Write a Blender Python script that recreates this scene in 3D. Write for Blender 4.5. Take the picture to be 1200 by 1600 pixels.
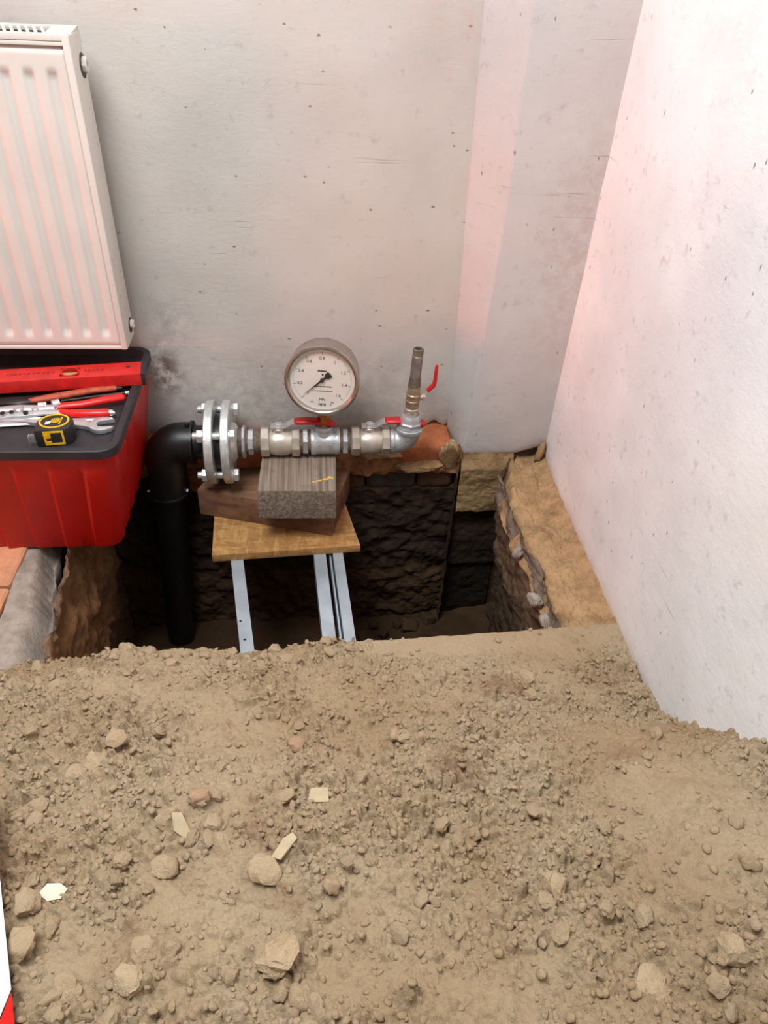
import bpy, bmesh, math, random
import numpy as np
from mathutils import Vector, Matrix, Euler

# ------------------------------------------------------------------ clear
for o in list(bpy.data.objects):
    bpy.data.objects.remove(o, do_unlink=True)
SC = bpy.context.scene
COL = SC.collection
random.seed(7)
RNG = np.random.default_rng(7)
PI = math.pi

# ------------------------------------------------------------------ camera
PITCH, YAW, ROLL, FPX = math.radians(38.914), math.radians(6.77), math.radians(3.306), 1150.0
CAM = Vector((0.0, -1.47, 0.985))
_f = Vector((math.sin(YAW) * math.cos(PITCH), math.cos(YAW) * math.cos(PITCH), -math.sin(PITCH)))
_r0 = Vector((math.cos(YAW), -math.sin(YAW), 0))
_u0 = _r0.cross(_f)
_r = math.cos(ROLL) * _r0 + math.sin(ROLL) * _u0
_u = -math.sin(ROLL) * _r0 + math.cos(ROLL) * _u0
cd = bpy.data.cameras.new('camera')
cam = bpy.data.objects.new('camera', cd)
COL.objects.link(cam)
cam.matrix_world = Matrix(((_r.x, _u.x, -_f.x, CAM.x), (_r.y, _u.y, -_f.y, CAM.y), (_r.z, _u.z, -_f.z, CAM.z), (0, 0, 0, 1)))
cd.sensor_fit = 'VERTICAL'
cd.sensor_height = 32.0
cd.lens = 32.0 * FPX / 1600.0
cd.clip_start = 0.02
SC.camera = cam


def U(px, py, z):
    """point of the horizontal plane at height z seen at a pixel of the photograph"""
    d = _f * FPX + _r * (px - 600) + _u * (800 - py)
    t = (z - CAM.z) / d.z
    return CAM + d * t


# ------------------------------------------------------------------ world, lights, exposure
w = bpy.data.worlds.new('world')
SC.world = w
w.use_nodes = True
bg = w.node_tree.nodes['Background']
bg.inputs[0].default_value = (1.0, 0.985, 0.97, 1)
bg.inputs[1].default_value = 0.22


def area(name, loc, target, sx, sy, power, col):
    l = bpy.data.lights.new(name, 'AREA')
    l.shape = 'RECTANGLE'
    l.size, l.size_y, l.energy, l.color = sx, sy, power, col
    o = bpy.data.objects.new(name, l)
    COL.objects.link(o)
    o.location = loc
    o.rotation_euler = (Vector(target) - Vector(loc)).to_track_quat('-Z', 'Y').to_euler()
    return o


area('window_daylight', (-0.45, -1.0, 2.05), (0.1, -0.65, 0.2), 0.8, 0.7, 43, (0.97, 0.985, 1.0))
rl = area('reddish_daylight', (-2.2, -0.80, 0.6), (0.25, 0.06, 0.48), 0.5, 0.7, 1.45, (1.0, 0.20, 0.15))  # added lamp standing in for light bounced off an unseen red surface
rl.data.spread = math.radians(38)
SC.view_settings.view_transform = 'Standard'
SC.view_settings.look = 'None'
SC.view_settings.exposure = 0.0
SC.view_settings.gamma = 1.0
SC.view_settings.use_curve_mapping = False


# ------------------------------------------------------------------ materials
def lin(c):
    return tuple((v / 255.0 / 12.92) if v / 255.0 <= 0.04045 else ((v / 255.0 + 0.055) / 1.055) ** 2.4 for v in c) + (1.0,)


class NT:
    def __init__(self, name):
        self.m = bpy.data.materials.new(name)
        self.m.use_nodes = True
        self.t = self.m.node_tree
        self.p = self.t.nodes['Principled BSDF']
        self.co = self.n('ShaderNodeTexCoord').outputs['Object']

    def n(self, ty, **kw):
        x = self.t.nodes.new(ty)
        for k, v in kw.items():
            setattr(x, k, v)
        return x

    def l(self, a, b):
        self.t.links.new(a, b)

    def put(self, sock, v):
        if isinstance(v, bpy.types.NodeSocket):
            self.l(v, sock)
        else:
            sock.default_value = v

    def mapped(self, scale=(1, 1, 1), loc=(0, 0, 0), rot=(0, 0, 0)):
        x = self.n('ShaderNodeMapping')
        x.inputs['Scale'].default_value = scale
        x.inputs['Location'].default_value = loc
        x.inputs['Rotation'].default_value = rot
        self.l(self.co, x.inputs['Vector'])
        return x.outputs[0]

    def noise(self, scale, detail=4, rough=0.55, vec=None, dist=0.0):
        x = self.n('ShaderNodeTexNoise')
        x.inputs['Scale'].default_value = scale
        x.inputs['Detail'].default_value = detail
        x.inputs['Roughness'].default_value = rough
        x.inputs['Distortion'].default_value = dist
        self.l(vec or self.co, x.inputs['Vector'])
        return x.outputs['Fac']

    def voro(self, scale, vec=None, feature='F1', out='Distance', rnd=1.0):
        x = self.n('ShaderNodeTexVoronoi', feature=feature)
        x.inputs['Scale'].default_value = scale
        x.inputs['Randomness'].default_value = rnd
        self.l(vec or self.co, x.inputs['Vector'])
        return x.outputs[out]

    def ramp(self, v, a, b, inv=False):
        x = self.n('ShaderNodeMapRange', interpolation_type='SMOOTHSTEP')
        self.put(x.inputs['Value'], v)
        x.inputs['From Min'].default_value = a
        x.inputs['From Max'].default_value = b
        x.inputs['To Min'].default_value = 1.0 if inv else 0.0
        x.inputs['To Max'].default_value = 0.0 if inv else 1.0
        return x.outputs[0]

    def math(self, op, a, b=0.5):
        x = self.n('ShaderNodeMath', operation=op)
        self.put(x.inputs[0], a)
        self.put(x.inputs[1], b)
        return x.outputs[0]

    def mix(self, fac, a, b, bt='MIX'):
        x = self.n('ShaderNodeMix', data_type='RGBA', blend_type=bt)
        self.put(x.inputs[0], fac)
        self.put(x.inputs[6], a)
        self.put(x.inputs[7], b)
        return x.outputs[2]

    def blob(self, c, r, sc=(1, 1, 1)):
        """1 at point c falling to 0 at distance r (object space)"""
        s = self.n('ShaderNodeVectorMath', operation='SUBTRACT')
        self.l(self.co, s.inputs[0])
        s.inputs[1].default_value = c
        m = self.n('ShaderNodeVectorMath', operation='MULTIPLY')
        self.l(s.outputs[0], m.inputs[0])
        m.inputs[1].default_value = sc
        d = self.n('ShaderNodeVectorMath', operation='LENGTH')
        self.l(m.outputs[0], d.inputs[0])
        return self.ramp(d.outputs['Value'], 0, r, True)

    def sep(self):
        s = self.n('ShaderNodeSeparateXYZ')
        self.l(self.co, s.inputs[0])
        return s.outputs

    def bump(self, h, strength=0.4, dist=0.002, nrm=None):
        b = self.n('ShaderNodeBump')
        b.inputs['Strength'].default_value = strength
        b.inputs['Distance'].default_value = dist
        self.l(h, b.inputs['Height'])
        if nrm is not None:
            self.l(nrm, b.inputs['Normal'])
        return b.outputs[0]

    def done(self, col=None, rough=None, metal=None, nrm=None, spec=None):
        if col is not None:
            self.put(self.p.inputs['Base Color'], col)
        if rough is not None:
            self.put(self.p.inputs['Roughness'], rough)
        if metal is not None:
            self.put(self.p.inputs['Metallic'], metal)
        if nrm is not None:
            self.l(nrm, self.p.inputs['Normal'])
        if spec is not None:
            self.p.inputs['Specular IOR Level'].default_value = spec
        return self.m


def simple(name, c, rough=0.5, metal=0.0, var=0.12, scale=40, bump=0.15, bscale=200, bd=0.001, spec=0.5):
    k = NT(name)
    c0 = lin(c)
    d = tuple(v * (1 - var) for v in c0[:3]) + (1,)
    e = tuple(min(1, v * (1 + var)) for v in c0[:3]) + (1,)
    col = k.mix(k.ramp(k.noise(scale, 5), 0.3, 0.7), d, e)
    r = k.math('ADD', k.math('MULTIPLY', k.noise(scale * 2.3, 3), 0.25), rough - 0.125)
    return k.done(col, r, metal, k.bump(k.noise(bscale, 3), bump, bd), spec)


def plaster(name, stains_and_bounce=(), tint=(203, 199, 196), spots=1.0, base_dirt=None, dirt_z=0.0, lean=0.0, cs=(1.25, 1.25, 0.45)):
    k = NT(name)
    c = lin(tint)
    lo = tuple(v * 0.84 for v in c[:3]) + (1,)
    warm = (c[0] * 0.99, c[1] * 0.93, c[2] * 0.88, 1)
    col = k.mix(k.ramp(k.noise(3.2, 4), 0.35, 0.72), c, lo)
    col = k.mix(k.math('MULTIPLY', k.ramp(k.noise(1.9, 3, vec=k.mapped((1, 1, 1), (3, 5, 1))), 0.45, 0.7), 0.6), col, warm)
    # fine grey mottling
    col = k.mix(k.math('MULTIPLY', k.ramp(k.noise(38, 5, 0.7), 0.56, 0.74), 0.28), col, lin((120, 112, 108)))
    # small dark chips
    v = k.voro(15, k.mapped(cs, (0.3, 0.1, 0.7), (lean, -lean * 0.5 + 0.1, 0)))
    msk = k.ramp(k.noise(5.5, 3, vec=k.mapped((1, 1, 1), (7, 2, 4))), 0.42, 0.5)
    wob = k.math('MULTIPLY', k.noise(120, 4, 0.65), 0.16)
    chip = k.math('MULTIPLY', k.ramp(k.math('ADD', v, wob), 0.095, 0.125, True), msk)
    v2 = k.voro(31, k.mapped(tuple(0.3 + 0.7 * q for q in cs), (0.9, 0.4, 0.2), (lean, lean, 0)))
    chip2 = k.math('MULTIPLY', k.ramp(k.math('ADD', v2, wob), 0.125, 0.165, True), k.ramp(k.noise(4.1, 3), 0.44, 0.54))
    chips = k.math('MAXIMUM', chip, chip2)
    chips = k.math('MULTIPLY', chips, spots)
    col = k.mix(k.math('MULTIPLY', chips, 0.75), col, lin((88, 78, 74)))
    # trowel scratches, long and level
    sv = k.mapped((2.2, 2.2, 60), (0, 0, 0), (0, 0.03, 0))
    scr = k.math('MULTIPLY', k.ramp(k.noise(2.4, 3, 0.6, sv, 0.4), 0.66, 0.72), k.ramp(k.noise(4.5, 2), 0.5, 0.62))
    col = k.mix(k.math('MULTIPLY', scr, 0.35), col, lin((110, 104, 100)))
    if base_dirt:
        z = k.sep()[2]
        f = k.ramp(k.math('ADD', z, k.math('MULTIPLY', k.noise(14, 5, 0.65), 0.10)), dirt_z, dirt_z + 0.14, True)
        col = k.mix(k.math('MULTIPLY', f, 0.6), col, lin(base_dirt))
    for (p, r, sc, cc, a) in stains_and_bounce:  # wall stains, plus pink bounced light mixed into the base colour
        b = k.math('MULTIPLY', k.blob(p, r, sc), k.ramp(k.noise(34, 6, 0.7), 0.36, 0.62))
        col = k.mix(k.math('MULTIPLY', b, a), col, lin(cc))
    h = k.math('ADD', k.math('MULTIPLY', k.noise(70, 5, 0.6, k.mapped((0.8, 0.8, 1.4))), 0.6), k.math('MULTIPLY', k.noise(330, 3), 0.25))
    h = k.math('SUBTRACT', h, k.math('MULTIPLY', k.math('MAXIMUM', chips, scr), 0.5))
    return k.done(col, 0.85, 0.0, k.bump(h, 0.38, 0.003), 0.3)


def soil(name, a, b, c, sc=1.0):
    k = NT(name)
    if sc != 1.0:
        k.co = k.mapped((sc, sc, sc))
    col = k.mix(k.ramp(k.noise(5.0, 5), 0.35, 0.68), lin(a), lin(b))
    col = k.mix(k.math('MULTIPLY', k.ramp(k.noise(11, 5, vec=k.mapped((1, 1, 1), (4, 1, 2))), 0.56, 0.74), 0.7), col, lin(c))
    col = k.mix(k.math('MULTIPLY', k.ramp(k.noise(260, 4, 0.7), 0.3, 0.7), 0.35), col, lin(tuple(int(v * 0.78) for v in a)))
    h = k.math('ADD', k.noise(300, 5, 0.75), k.math('MULTIPLY', k.noise(1100, 2), 0.3))
    return k.done(col, 0.97, 0, k.bump(h, 0.9, 0.0045), 0.1)


def masonry(name, zones, noise_amp=0.05, bumpd=0.006, streak=True):
    """zones: list of (z, colour): each colour rules below its height, edges broken by noise"""
    k = NT(name)
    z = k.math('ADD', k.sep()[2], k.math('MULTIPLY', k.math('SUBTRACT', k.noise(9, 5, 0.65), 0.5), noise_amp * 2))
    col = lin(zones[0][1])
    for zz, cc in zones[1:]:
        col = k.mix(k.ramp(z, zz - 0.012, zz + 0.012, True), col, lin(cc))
    g = k.math('MULTIPLY', k.ramp(k.noise(24, 6, 0.7), 0.35, 0.7), 0.55)
    col = k.mix(g, col, (0.35, 0.31, 0.28, 1), 'MULTIPLY')
    g2 = k.math('MULTIPLY', k.ramp(k.noise(60, 5, 0.7), 0.55, 0.75), 0.35)
    col = k.mix(g2, col, (1.5, 1.4, 1.25, 1), 'MULTIPLY')
    gd = k.math('MULTIPLY', k.ramp(k.noise(15, 6, 0.7, k.mapped((1, 1, 1), (2, 7, 1))), 0.55, 0.66), 0.5)
    col = k.mix(gd, col, (0.55, 0.42, 0.32, 1), 'MULTIPLY')
    v = k.mapped((1, 1, 2.6)) if streak else k.co
    h = k.math('ADD', k.noise(48, 6, 0.7, v), k.math('MULTIPLY', k.noise(210, 4), 0.35))
    return k.done(col, 0.92, 0, k.bump(h, 0.8, bumpd), 0.2)


def wood(name, a, b, axis, ring=70, rough=0.75, bump=0.5):
    k = NT(name)
    sc = [ring, ring, ring]
    sc[axis] = 2.0
    v = k.mapped(tuple(sc))
    n = k.noise(1.2, 5, 0.6, v, 0.6)
    n2 = k.noise(3.6, 3, 0.6, v, 0.2)
    col = k.mix(k.ramp(n, 0.35, 0.65), lin(a), lin(b))
    col = k.mix(k.math('MULTIPLY', k.ramp(n2, 0.5, 0.75), 0.5), col, lin(tuple(int(q * 0.6) for q in a)))
    col = k.mix(k.math('MULTIPLY', k.ramp(k.noise(14, 5, 0.65), 0.48, 0.7), 0.45), col, lin(tuple(int(q * 0.75) for q in b)))
    h = k.math('ADD', n, k.math('MULTIPLY', n2, 0.6))
    return k.done(col, rough, 0, k.bump(h, bump, 0.0025), 0.3)


M = {}
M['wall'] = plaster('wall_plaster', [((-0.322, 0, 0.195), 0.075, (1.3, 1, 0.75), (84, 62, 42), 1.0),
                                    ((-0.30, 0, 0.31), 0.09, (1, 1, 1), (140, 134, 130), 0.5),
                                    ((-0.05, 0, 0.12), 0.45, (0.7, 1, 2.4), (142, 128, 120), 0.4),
                                    ((0.25, 0, 0.85), 0.16, (1, 1, 1), (196, 160, 150), 0.35)],  # pink bounce light beside the pilaster, tinted into the wall colour
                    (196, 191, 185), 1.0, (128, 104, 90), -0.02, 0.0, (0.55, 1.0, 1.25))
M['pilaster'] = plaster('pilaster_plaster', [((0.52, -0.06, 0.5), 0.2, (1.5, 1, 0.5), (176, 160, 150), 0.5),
                                            ((0.33, -0.03, 0.4), 0.5, (9, 9, 0.6), (206, 186, 178), 0.4)],  # pink light on the pilaster's left face, put into its colour
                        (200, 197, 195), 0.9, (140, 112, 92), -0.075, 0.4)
M['wall_right'] = plaster('right_wall_plaster', (), (244, 242, 242), 0.9, (150, 118, 98), -0.045, 0.6)  # whiter tint than the other walls stands in for stronger light here
M['soil'] = soil('dry_soil', (205, 182, 149), (192, 165, 129), (166, 132, 100))
M['clod'] = soil('dry_clod', (210, 186, 153), (195, 166, 130), (170, 134, 102), 0.012)
M['crumb'] = soil('dry_crumb', (210, 186, 153), (195, 166, 130), (170, 134, 102))
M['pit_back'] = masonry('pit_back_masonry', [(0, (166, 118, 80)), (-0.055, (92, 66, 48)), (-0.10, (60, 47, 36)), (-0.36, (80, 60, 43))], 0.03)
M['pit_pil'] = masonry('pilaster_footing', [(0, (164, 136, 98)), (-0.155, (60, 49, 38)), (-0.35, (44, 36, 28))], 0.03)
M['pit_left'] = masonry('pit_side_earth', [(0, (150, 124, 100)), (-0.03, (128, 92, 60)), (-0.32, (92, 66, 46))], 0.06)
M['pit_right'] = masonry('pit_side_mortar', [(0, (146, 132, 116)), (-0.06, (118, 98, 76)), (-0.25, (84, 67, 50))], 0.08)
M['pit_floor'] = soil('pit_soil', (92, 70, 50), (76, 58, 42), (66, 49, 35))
M['ledge'] = masonry('ledge_mortar', [(0, (186, 152, 112)), (-2, (180, 142, 96))], 0.02, 0.006, False)
M['slab'] = masonry('dusty_concrete', [(0, (170, 150, 122)), (-2, (150, 130, 110))], 0.02, 0.003, False)
M['mortar_grey'] = masonry('grey_mortar', [(0, (172, 160, 148)), (-2, (150, 138, 128))], 0.02, 0.004, False)
M['brick'] = masonry('orange_brick', [(1, (206, 128, 88)), (-2, (190, 116, 78))], 0.02, 0.003, False)
M['paver'] = simple('dusty_salmon_brick', (204, 146, 110), 0.9, 0, 0.18, 40, 0.5, 150, 0.002, 0.2)
M['brick_dark'] = masonry('dark_brick', [(1, (92, 66, 52)), (-2, (70, 52, 42))], 0.02, 0.003, False)
M['brick_grey'] = masonry('slate_brick', [(1, (74, 66, 62)), (-2, (60, 54, 52))], 0.02, 0.003, False)
M['lump'] = masonry('mortar_lump', [(1, (190, 164, 124)), (-2, (178, 150, 112))], 0.02, 0.003, False)
M['enamel'] = simple('white_enamel', (214, 208, 200), 0.32, 0, 0.03, 14, 0.04, 60, spec=0.5)
M['enamel_dark'] = simple('radiator_inner_grey', (52, 50, 48), 0.6, 0, 0.1)  # dark grey in place of the shade inside slots and openings
M['plug'] = simple('plug_plastic', (214, 210, 200), 0.35, 0, 0.05)
M['bin_red'] = simple('red_plastic', (180, 16, 10), 0.38, 0, 0.07, 10, 0.05, 90)
M['bin_black'] = simple('black_plastic', (42, 38, 42), 0.5, 0, 0.2, 30, 0.2, 500)
M['tool_red'] = simple('red_grip', (206, 26, 20), 0.35, 0, 0.06, 30, 0.05)
M['level_red'] = simple('level_red_paint', (196, 36, 32), 0.42, 0, 0.14, 45, 0.08)
M['orange_grip'] = simple('worn_orange_grip', (168, 74, 46), 0.6, 0, 0.3, 60, 0.3)
M['black_steel'] = simple('dark_steel', (48, 44, 42), 0.45, 0.6, 0.3, 60)
M['chrome'] = simple('chrome_tool', (206, 204, 206), 0.34, 0.7, 0.1, 60, 0.1)
M['yellow'] = simple('yellow_plastic', (232, 180, 24), 0.4, 0, 0.08)
M['foam'] = simple('dried_foam', (206, 174, 92), 0.8, 0, 0.15, 80, 0.4)
M['tm_black'] = simple('tape_case_black', (38, 36, 36), 0.5, 0, 0.15)
M['vial'] = simple('vial_green', (150, 150, 100), 0.15, 0, 0.1)
M['ink'] = simple('dark_ink', (34, 30, 30), 0.6, 0, 0.05)  # print and needle, also the painted shade of small holes
M['ink_red'] = simple('dark_red_ink', (140, 18, 18), 0.5, 0, 0.05)
M['zinc'] = simple('galvanised_steel', (214, 216, 214), 0.42, 0.65, 0.14, 70, 0.35, 260, 0.0015)
M['cast_zinc'] = simple('galvanised_casting', (186, 188, 190), 0.48, 0.6, 0.18, 60, 0.5, 190, 0.0015)
M['nickel'] = simple('nickel_brass', (200, 190, 178), 0.45, 0.6, 0.1, 60, 0.15)
M['thread'] = simple('sealed_thread', (112, 98, 84), 0.7, 0.3, 0.3, 150, 0.8, 420, 0.002)
M['aged'] = simple('aged_brass', (164, 144, 120), 0.45, 0.6, 0.2, 80, 0.3)
M['old_steel'] = simple('worn_pipe_steel', (138, 130, 124), 0.5, 0.6, 0.25, 60, 0.3)
M['brass'] = simple('brass', (190, 136, 70), 0.35, 0.95, 0.12, 60, 0.15)
M['pipe_black'] = simple('black_polyethylene', (20, 21, 22), 0.42, 0, 0.2, 20, 0.1, 120)
M['handle_red'] = simple('red_lever', (190, 20, 24), 0.42, 0, 0.06, 40, 0.05)
M['stainless'] = simple('stainless_case', (198, 190, 184), 0.3, 1.0, 0.05, 30, 0.05, 500)
M['dial'] = simple('white_dial', (236, 230, 222), 0.5, 0, 0.02, 20, 0.0)
M['rail'] = simple('zinc_rail', (184, 196, 204), 0.42, 0.55, 0.1, 22, 0.12, 160)
M['block'] = wood('weathered_wood', (154, 138, 122), (112, 97, 84), 1, 120, 0.8, 0.7)
M['block_brown'] = wood('brown_timber', (140, 104, 80), (106, 76, 58), 0, 30, 0.8, 0.25)
M['tape_white'] = simple('tape_white', (226, 230, 240), 0.65, 0, 0.02, 20, 0.02, spec=0.2)
M['tape_red'] = simple('tape_red', (206, 26, 14), 0.65, 0, 0.03, 20, 0.02, spec=0.15)
M['shard'] = simple('white_shard', (226, 214, 192), 0.6, 0, 0.06, 90, 0.3)
M['flake'] = simple('pale_flake', (186, 168, 136), 0.8, 0, 0.08, 60, 0.3)
M['pebble'] = simple('grey_brown_pebble', (176, 150, 120), 0.85, 0, 0.12, 90, 0.4)
M['reddish'] = simple('brick_crumb', (172, 140, 110), 0.9, 0, 0.15, 80, 0.5)


def osb_mat():
    k = NT('osb_board')
    cols = []
    for sc, rz in (((26, 105, 60), 0.5), ((95, 24, 60), 0.25)):
        v = k.n('ShaderNodeTexVoronoi', feature='F1')
        v.inputs['Scale'].default_value = 1.0
        k.l(k.mapped(sc, (0.3, 0.2, 0), (0, 0, rz)), v.inputs['Vector'])
        sp = k.n('ShaderNodeSeparateColor')
        k.l(v.outputs['Color'], sp.inputs[0])
        cols.append((sp.outputs[0], v.outputs['Distance']))
    f = k.mix(0.5, cols[0][0], cols[1][0])
    col = k.mix(k.ramp(f, 0.2, 0.8), lin((190, 148, 92)), lin((160, 116, 68)))
    col = k.mix(k.math('MULTIPLY', k.ramp(k.noise(12, 5, 0.6), 0.48, 0.68), 0.5), col, lin((150, 96, 54)))
    col = k.mix(k.math('MULTIPLY', k.ramp(k.noise(240, 4, 0.7), 0.4, 0.7), 0.4), col, lin((120, 82, 48)))
    return k.done(col, 0.8, 0, k.bump(k.math('ADD', cols[0][1], k.noise(200, 4)), 0.5, 0.0018), 0.25)


M['osb'] = osb_mat()


def glass_mat():
    m = bpy.data.materials.new('gauge_glass')
    m.use_nodes = True
    t = m.node_tree
    t.nodes.clear()
    o = t.nodes.new('ShaderNodeOutputMaterial')
    mx = t.nodes.new('ShaderNodeMixShader')
    tr = t.nodes.new('ShaderNodeBsdfTransparent')
    gl = t.nodes.new('ShaderNodeBsdfGlossy')
    fr = t.nodes.new('ShaderNodeLayerWeight')
    pw = t.nodes.new('ShaderNodeMath')
    pw.operation = 'POWER'
    pw.inputs[1].default_value = 3.0
    ma = t.nodes.new('ShaderNodeMath')
    ma.operation = 'MULTIPLY_ADD'
    ma.inputs[1].default_value = 0.6
    ma.inputs[2].default_value = 0.04
    nz = t.nodes.new('ShaderNodeTexNoise')
    nz.inputs['Scale'].default_value = 60
    mr = t.nodes.new('ShaderNodeMapRange')
    mr.inputs['To Min'].default_value = 0.03
    mr.inputs['To Max'].default_value = 0.08
    t.links.new(nz.outputs['Fac'], mr.inputs['Value'])
    t.links.new(mr.outputs[0], gl.inputs['Roughness'])
    tr.inputs[0].default_value = (1, 1, 1, 1)
    t.links.new(fr.outputs['Facing'], pw.inputs[0])
    t.links.new(pw.outputs[0], ma.inputs[0])
    t.links.new(ma.outputs[0], mx.inputs[0])
    t.links.new(tr.outputs[0], mx.inputs[1])
    t.links.new(gl.outputs[0], mx.inputs[2])
    t.links.new(mx.outputs[0], o.inputs[0])
    return m


M['glass'] = glass_mat()


# ------------------------------------------------------------------ mesh helpers
class MB:
    """collects closed shapes; each add_ takes a matrix"""

    def __init__(self):
        self.v, self.f = [], []

    def add(self, v, f, mx=None):
        o = len(self.v)
        self.v += [tuple(mx @ Vector(p)) if mx is not None else tuple(p) for p in v]
        self.f += [tuple(i + o for i in q) for q in f]
        return self

    def box(self, c, s, bev=0.0, rot=None, seg=2):
        bm = bmesh.new()
        bmesh.ops.create_cube(bm, size=1.0)
        bmesh.ops.scale(bm, vec=s, verts=bm.verts)
        if bev > 0:
            bmesh.ops.bevel(bm, geom=bm.edges[:], offset=bev, segments=seg, affect='EDGES', profile=0.7)
        mx = Matrix.Translation(c) @ (rot.to_matrix().to_4x4() if rot else Matrix())
        self.bm(bm, mx)
        return self

    def bm(self, bm, mx=None):
        bm.verts.index_update()
        self.add([v.co.copy() for v in bm.verts], [[v.index for v in f.verts] for f in bm.faces], mx)
        bm.free()

    def lathe(self, prof, mx=None, n=32, cap=True):
        """profile [(r, h)] turned about local z"""
        v, f = [], []
        for r, h in prof:
            for i in range(n):
                a = 2 * PI * i / n
                v.append((r * math.cos(a), r * math.sin(a), h))
        for j in range(len(prof) - 1):
            for i in range(n):
                k = (i + 1) % n
                f.append((j * n + i, j * n + k, (j + 1) * n + k, (j + 1) * n + i))
        if cap:
            f.append(tuple(range(n - 1, -1, -1)))
            f.append(tuple(range((len(prof) - 1) * n, len(prof) * n)))
        return self.add(v, f, mx)

    def prism(self, out, h0, h1, mx=None, bev=0.0):
        bm = bmesh.new()
        vs = [bm.verts.new((x, y, h0)) for x, y in out]
        fc = bm.faces.new(vs)
        r = bmesh.ops.extrude_face_region(bm, geom=[fc])
        bmesh.ops.translate(bm, vec=(0, 0, h1 - h0), verts=[g for g in r['geom'] if isinstance(g, bmesh.types.BMVert)])
        bmesh.ops.recalc_face_normals(bm, faces=bm.faces[:])
        if bev > 0:
            ed = [e for e in bm.edges if abs(e.verts[0].co.z - e.verts[1].co.z) < 1e-7]
            bmesh.ops.bevel(bm, geom=ed, offset=bev, segments=2, affect='EDGES', profile=0.6)
        self.bm(bm, mx)
        return self

    def tube(self, pts, rad, n=12, cap=True, flat=1.0):
        pts = [Vector(p) for p in pts]
        if not hasattr(rad, '__len__'):
            rad = [rad] * len(pts)
        v, f = [], []
        up = Vector((0, 0, 1))
        prev = None
        for i, p in enumerate(pts):
            t = (pts[min(i + 1, len(pts) - 1)] - pts[max(i - 1, 0)]).normalized()
            if prev is None:
                a = t.cross(up)
                if a.length < 1e-3:
                    a = t.cross(Vector((0, 1, 0)))
            else:
                a = prev - t * prev.dot(t)
            a.normalize()
            prev = a
            b = t.cross(a)
            for j in range(n):
                g = 2 * PI * j / n
                v.append(p + a * math.cos(g) * rad[i] + b * math.sin(g) * rad[i] * flat)
        for i in range(len(pts) - 1):
            for j in range(n):
                k = (j + 1) % n
                f.append((i * n + j, i * n + k, (i + 1) * n + k, (i + 1) * n + j))
        if cap:
            f.append(tuple(range(n - 1, -1, -1)))
            f.append(tuple(range((len(pts) - 1) * n, len(pts) * n)))
        return self.add(v, f)


def wm(o):
    m = o.matrix_basis.copy()
    while o.parent:
        o = o.parent
        m = o.matrix_basis @ m
    return m


def obj(name, mb, mat, parent=None, ang=35, local=False):
    me = bpy.data.meshes.new(name)
    me.from_pydata(mb.v, [], mb.f)
    if parent is not None and not local:
        me.transform(wm(parent).inverted())
    bm = bmesh.new()
    bm.from_mesh(me)
    bmesh.ops.recalc_face_normals(bm, faces=bm.faces[:])
    bm.to_mesh(me)
    bm.free()
    me.polygons.foreach_set('use_smooth', [True] * len(me.polygons))
    me.set_sharp_from_angle(angle=math.radians(ang))
    me.materials.append(M[mat] if isinstance(mat, str) else mat)
    o = bpy.data.objects.new(name, me)
    COL.objects.link(o)
    if parent is not None:
        o.parent = parent
    return o


def grid_obj(name, P, mat, parent=None, smooth=True, closed=None):
    """P: (nv, nu, 3) array of points -> one quad sheet"""
    nv, nu = P.shape[:2]
    idx = np.arange(nv * nu).reshape(nv, nu)
    q = np.stack([idx[:-1, :-1], idx[:-1, 1:], idx[1:, 1:], idx[1:, :-1]], -1).reshape(-1, 4)
    me = bpy.data.meshes.new(name)
    me.vertices.add(nv * nu)
    me.vertices.foreach_set('co', np.ascontiguousarray(P, dtype=np.float32).ravel())
    me.loops.add(q.size)
    me.loops.foreach_set('vertex_index', q.astype(np.int32).ravel())
    me.polygons.add(len(q))
    me.polygons.foreach_set('loop_start', np.arange(0, q.size, 4, dtype=np.int32))
    me.polygons.foreach_set('loop_total', np.full(len(q), 4, np.int32))
    me.update(calc_edges=True)
    me.polygons.foreach_set('use_smooth', np.full(len(q), smooth))
    me.materials.append(M[mat])
    o = bpy.data.objects.new(name, me)
    COL.objects.link(o)
    if parent is not None:
        o.parent = parent
        me.transform(wm(parent).inverted())
    return o


def thing(name, label, cat, loc=(0, 0, 0), rot=(0, 0, 0), group=None):
    o = bpy.data.objects.new(name, None)
    o.empty_display_size = 0.05
    COL.objects.link(o)
    o.location = loc
    o.rotation_euler = rot
    return tag(o, label, cat, group)


def tag(o, label=None, cat=None, group=None, kind=None):
    if label:
        o['label'] = label
    if cat:
        o['category'] = cat
    if group:
        o['group'] = group
    if kind:
        o['kind'] = kind
    return o


def struct(o, label=None, cat=None):
    return tag(o, label, cat, None, 'structure')


# numpy noise ------------------------------------------------------
def vnoise(x, y, scale, seed):
    r = np.random.default_rng(seed)
    L = 256
    T = r.random((L, L))
    xs, ys = x * scale + 1000.0, y * scale + 1000.0
    xi, yi = np.floor(xs).astype(int), np.floor(ys).astype(int)
    fx, fy = xs - xi, ys - yi
    fx, fy = fx * fx * (3 - 2 * fx), fy * fy * (3 - 2 * fy)
    g = lambda a, b: T[a % L, b % L]
    return (g(xi, yi) * (1 - fx) + g(xi + 1, yi) * fx) * (1 - fy) + (g(xi, yi + 1) * (1 - fx) + g(xi + 1, yi + 1) * fx) * fy


def fbm(x, y, scale, seed, octv=4, gain=0.5):
    s, a, t = 0.0, 1.0, 0.0
    for i in range(octv):
        s = s + a * (vnoise(x, y, scale * 2 ** i, seed + i) - 0.5)
        t += a
        a *= gain
    return s / t * 2


def sst(v, a, b):
    t = np.clip((v - a) / (b - a), 0, 1)
    return t * t * (3 - 2 * t)


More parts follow.
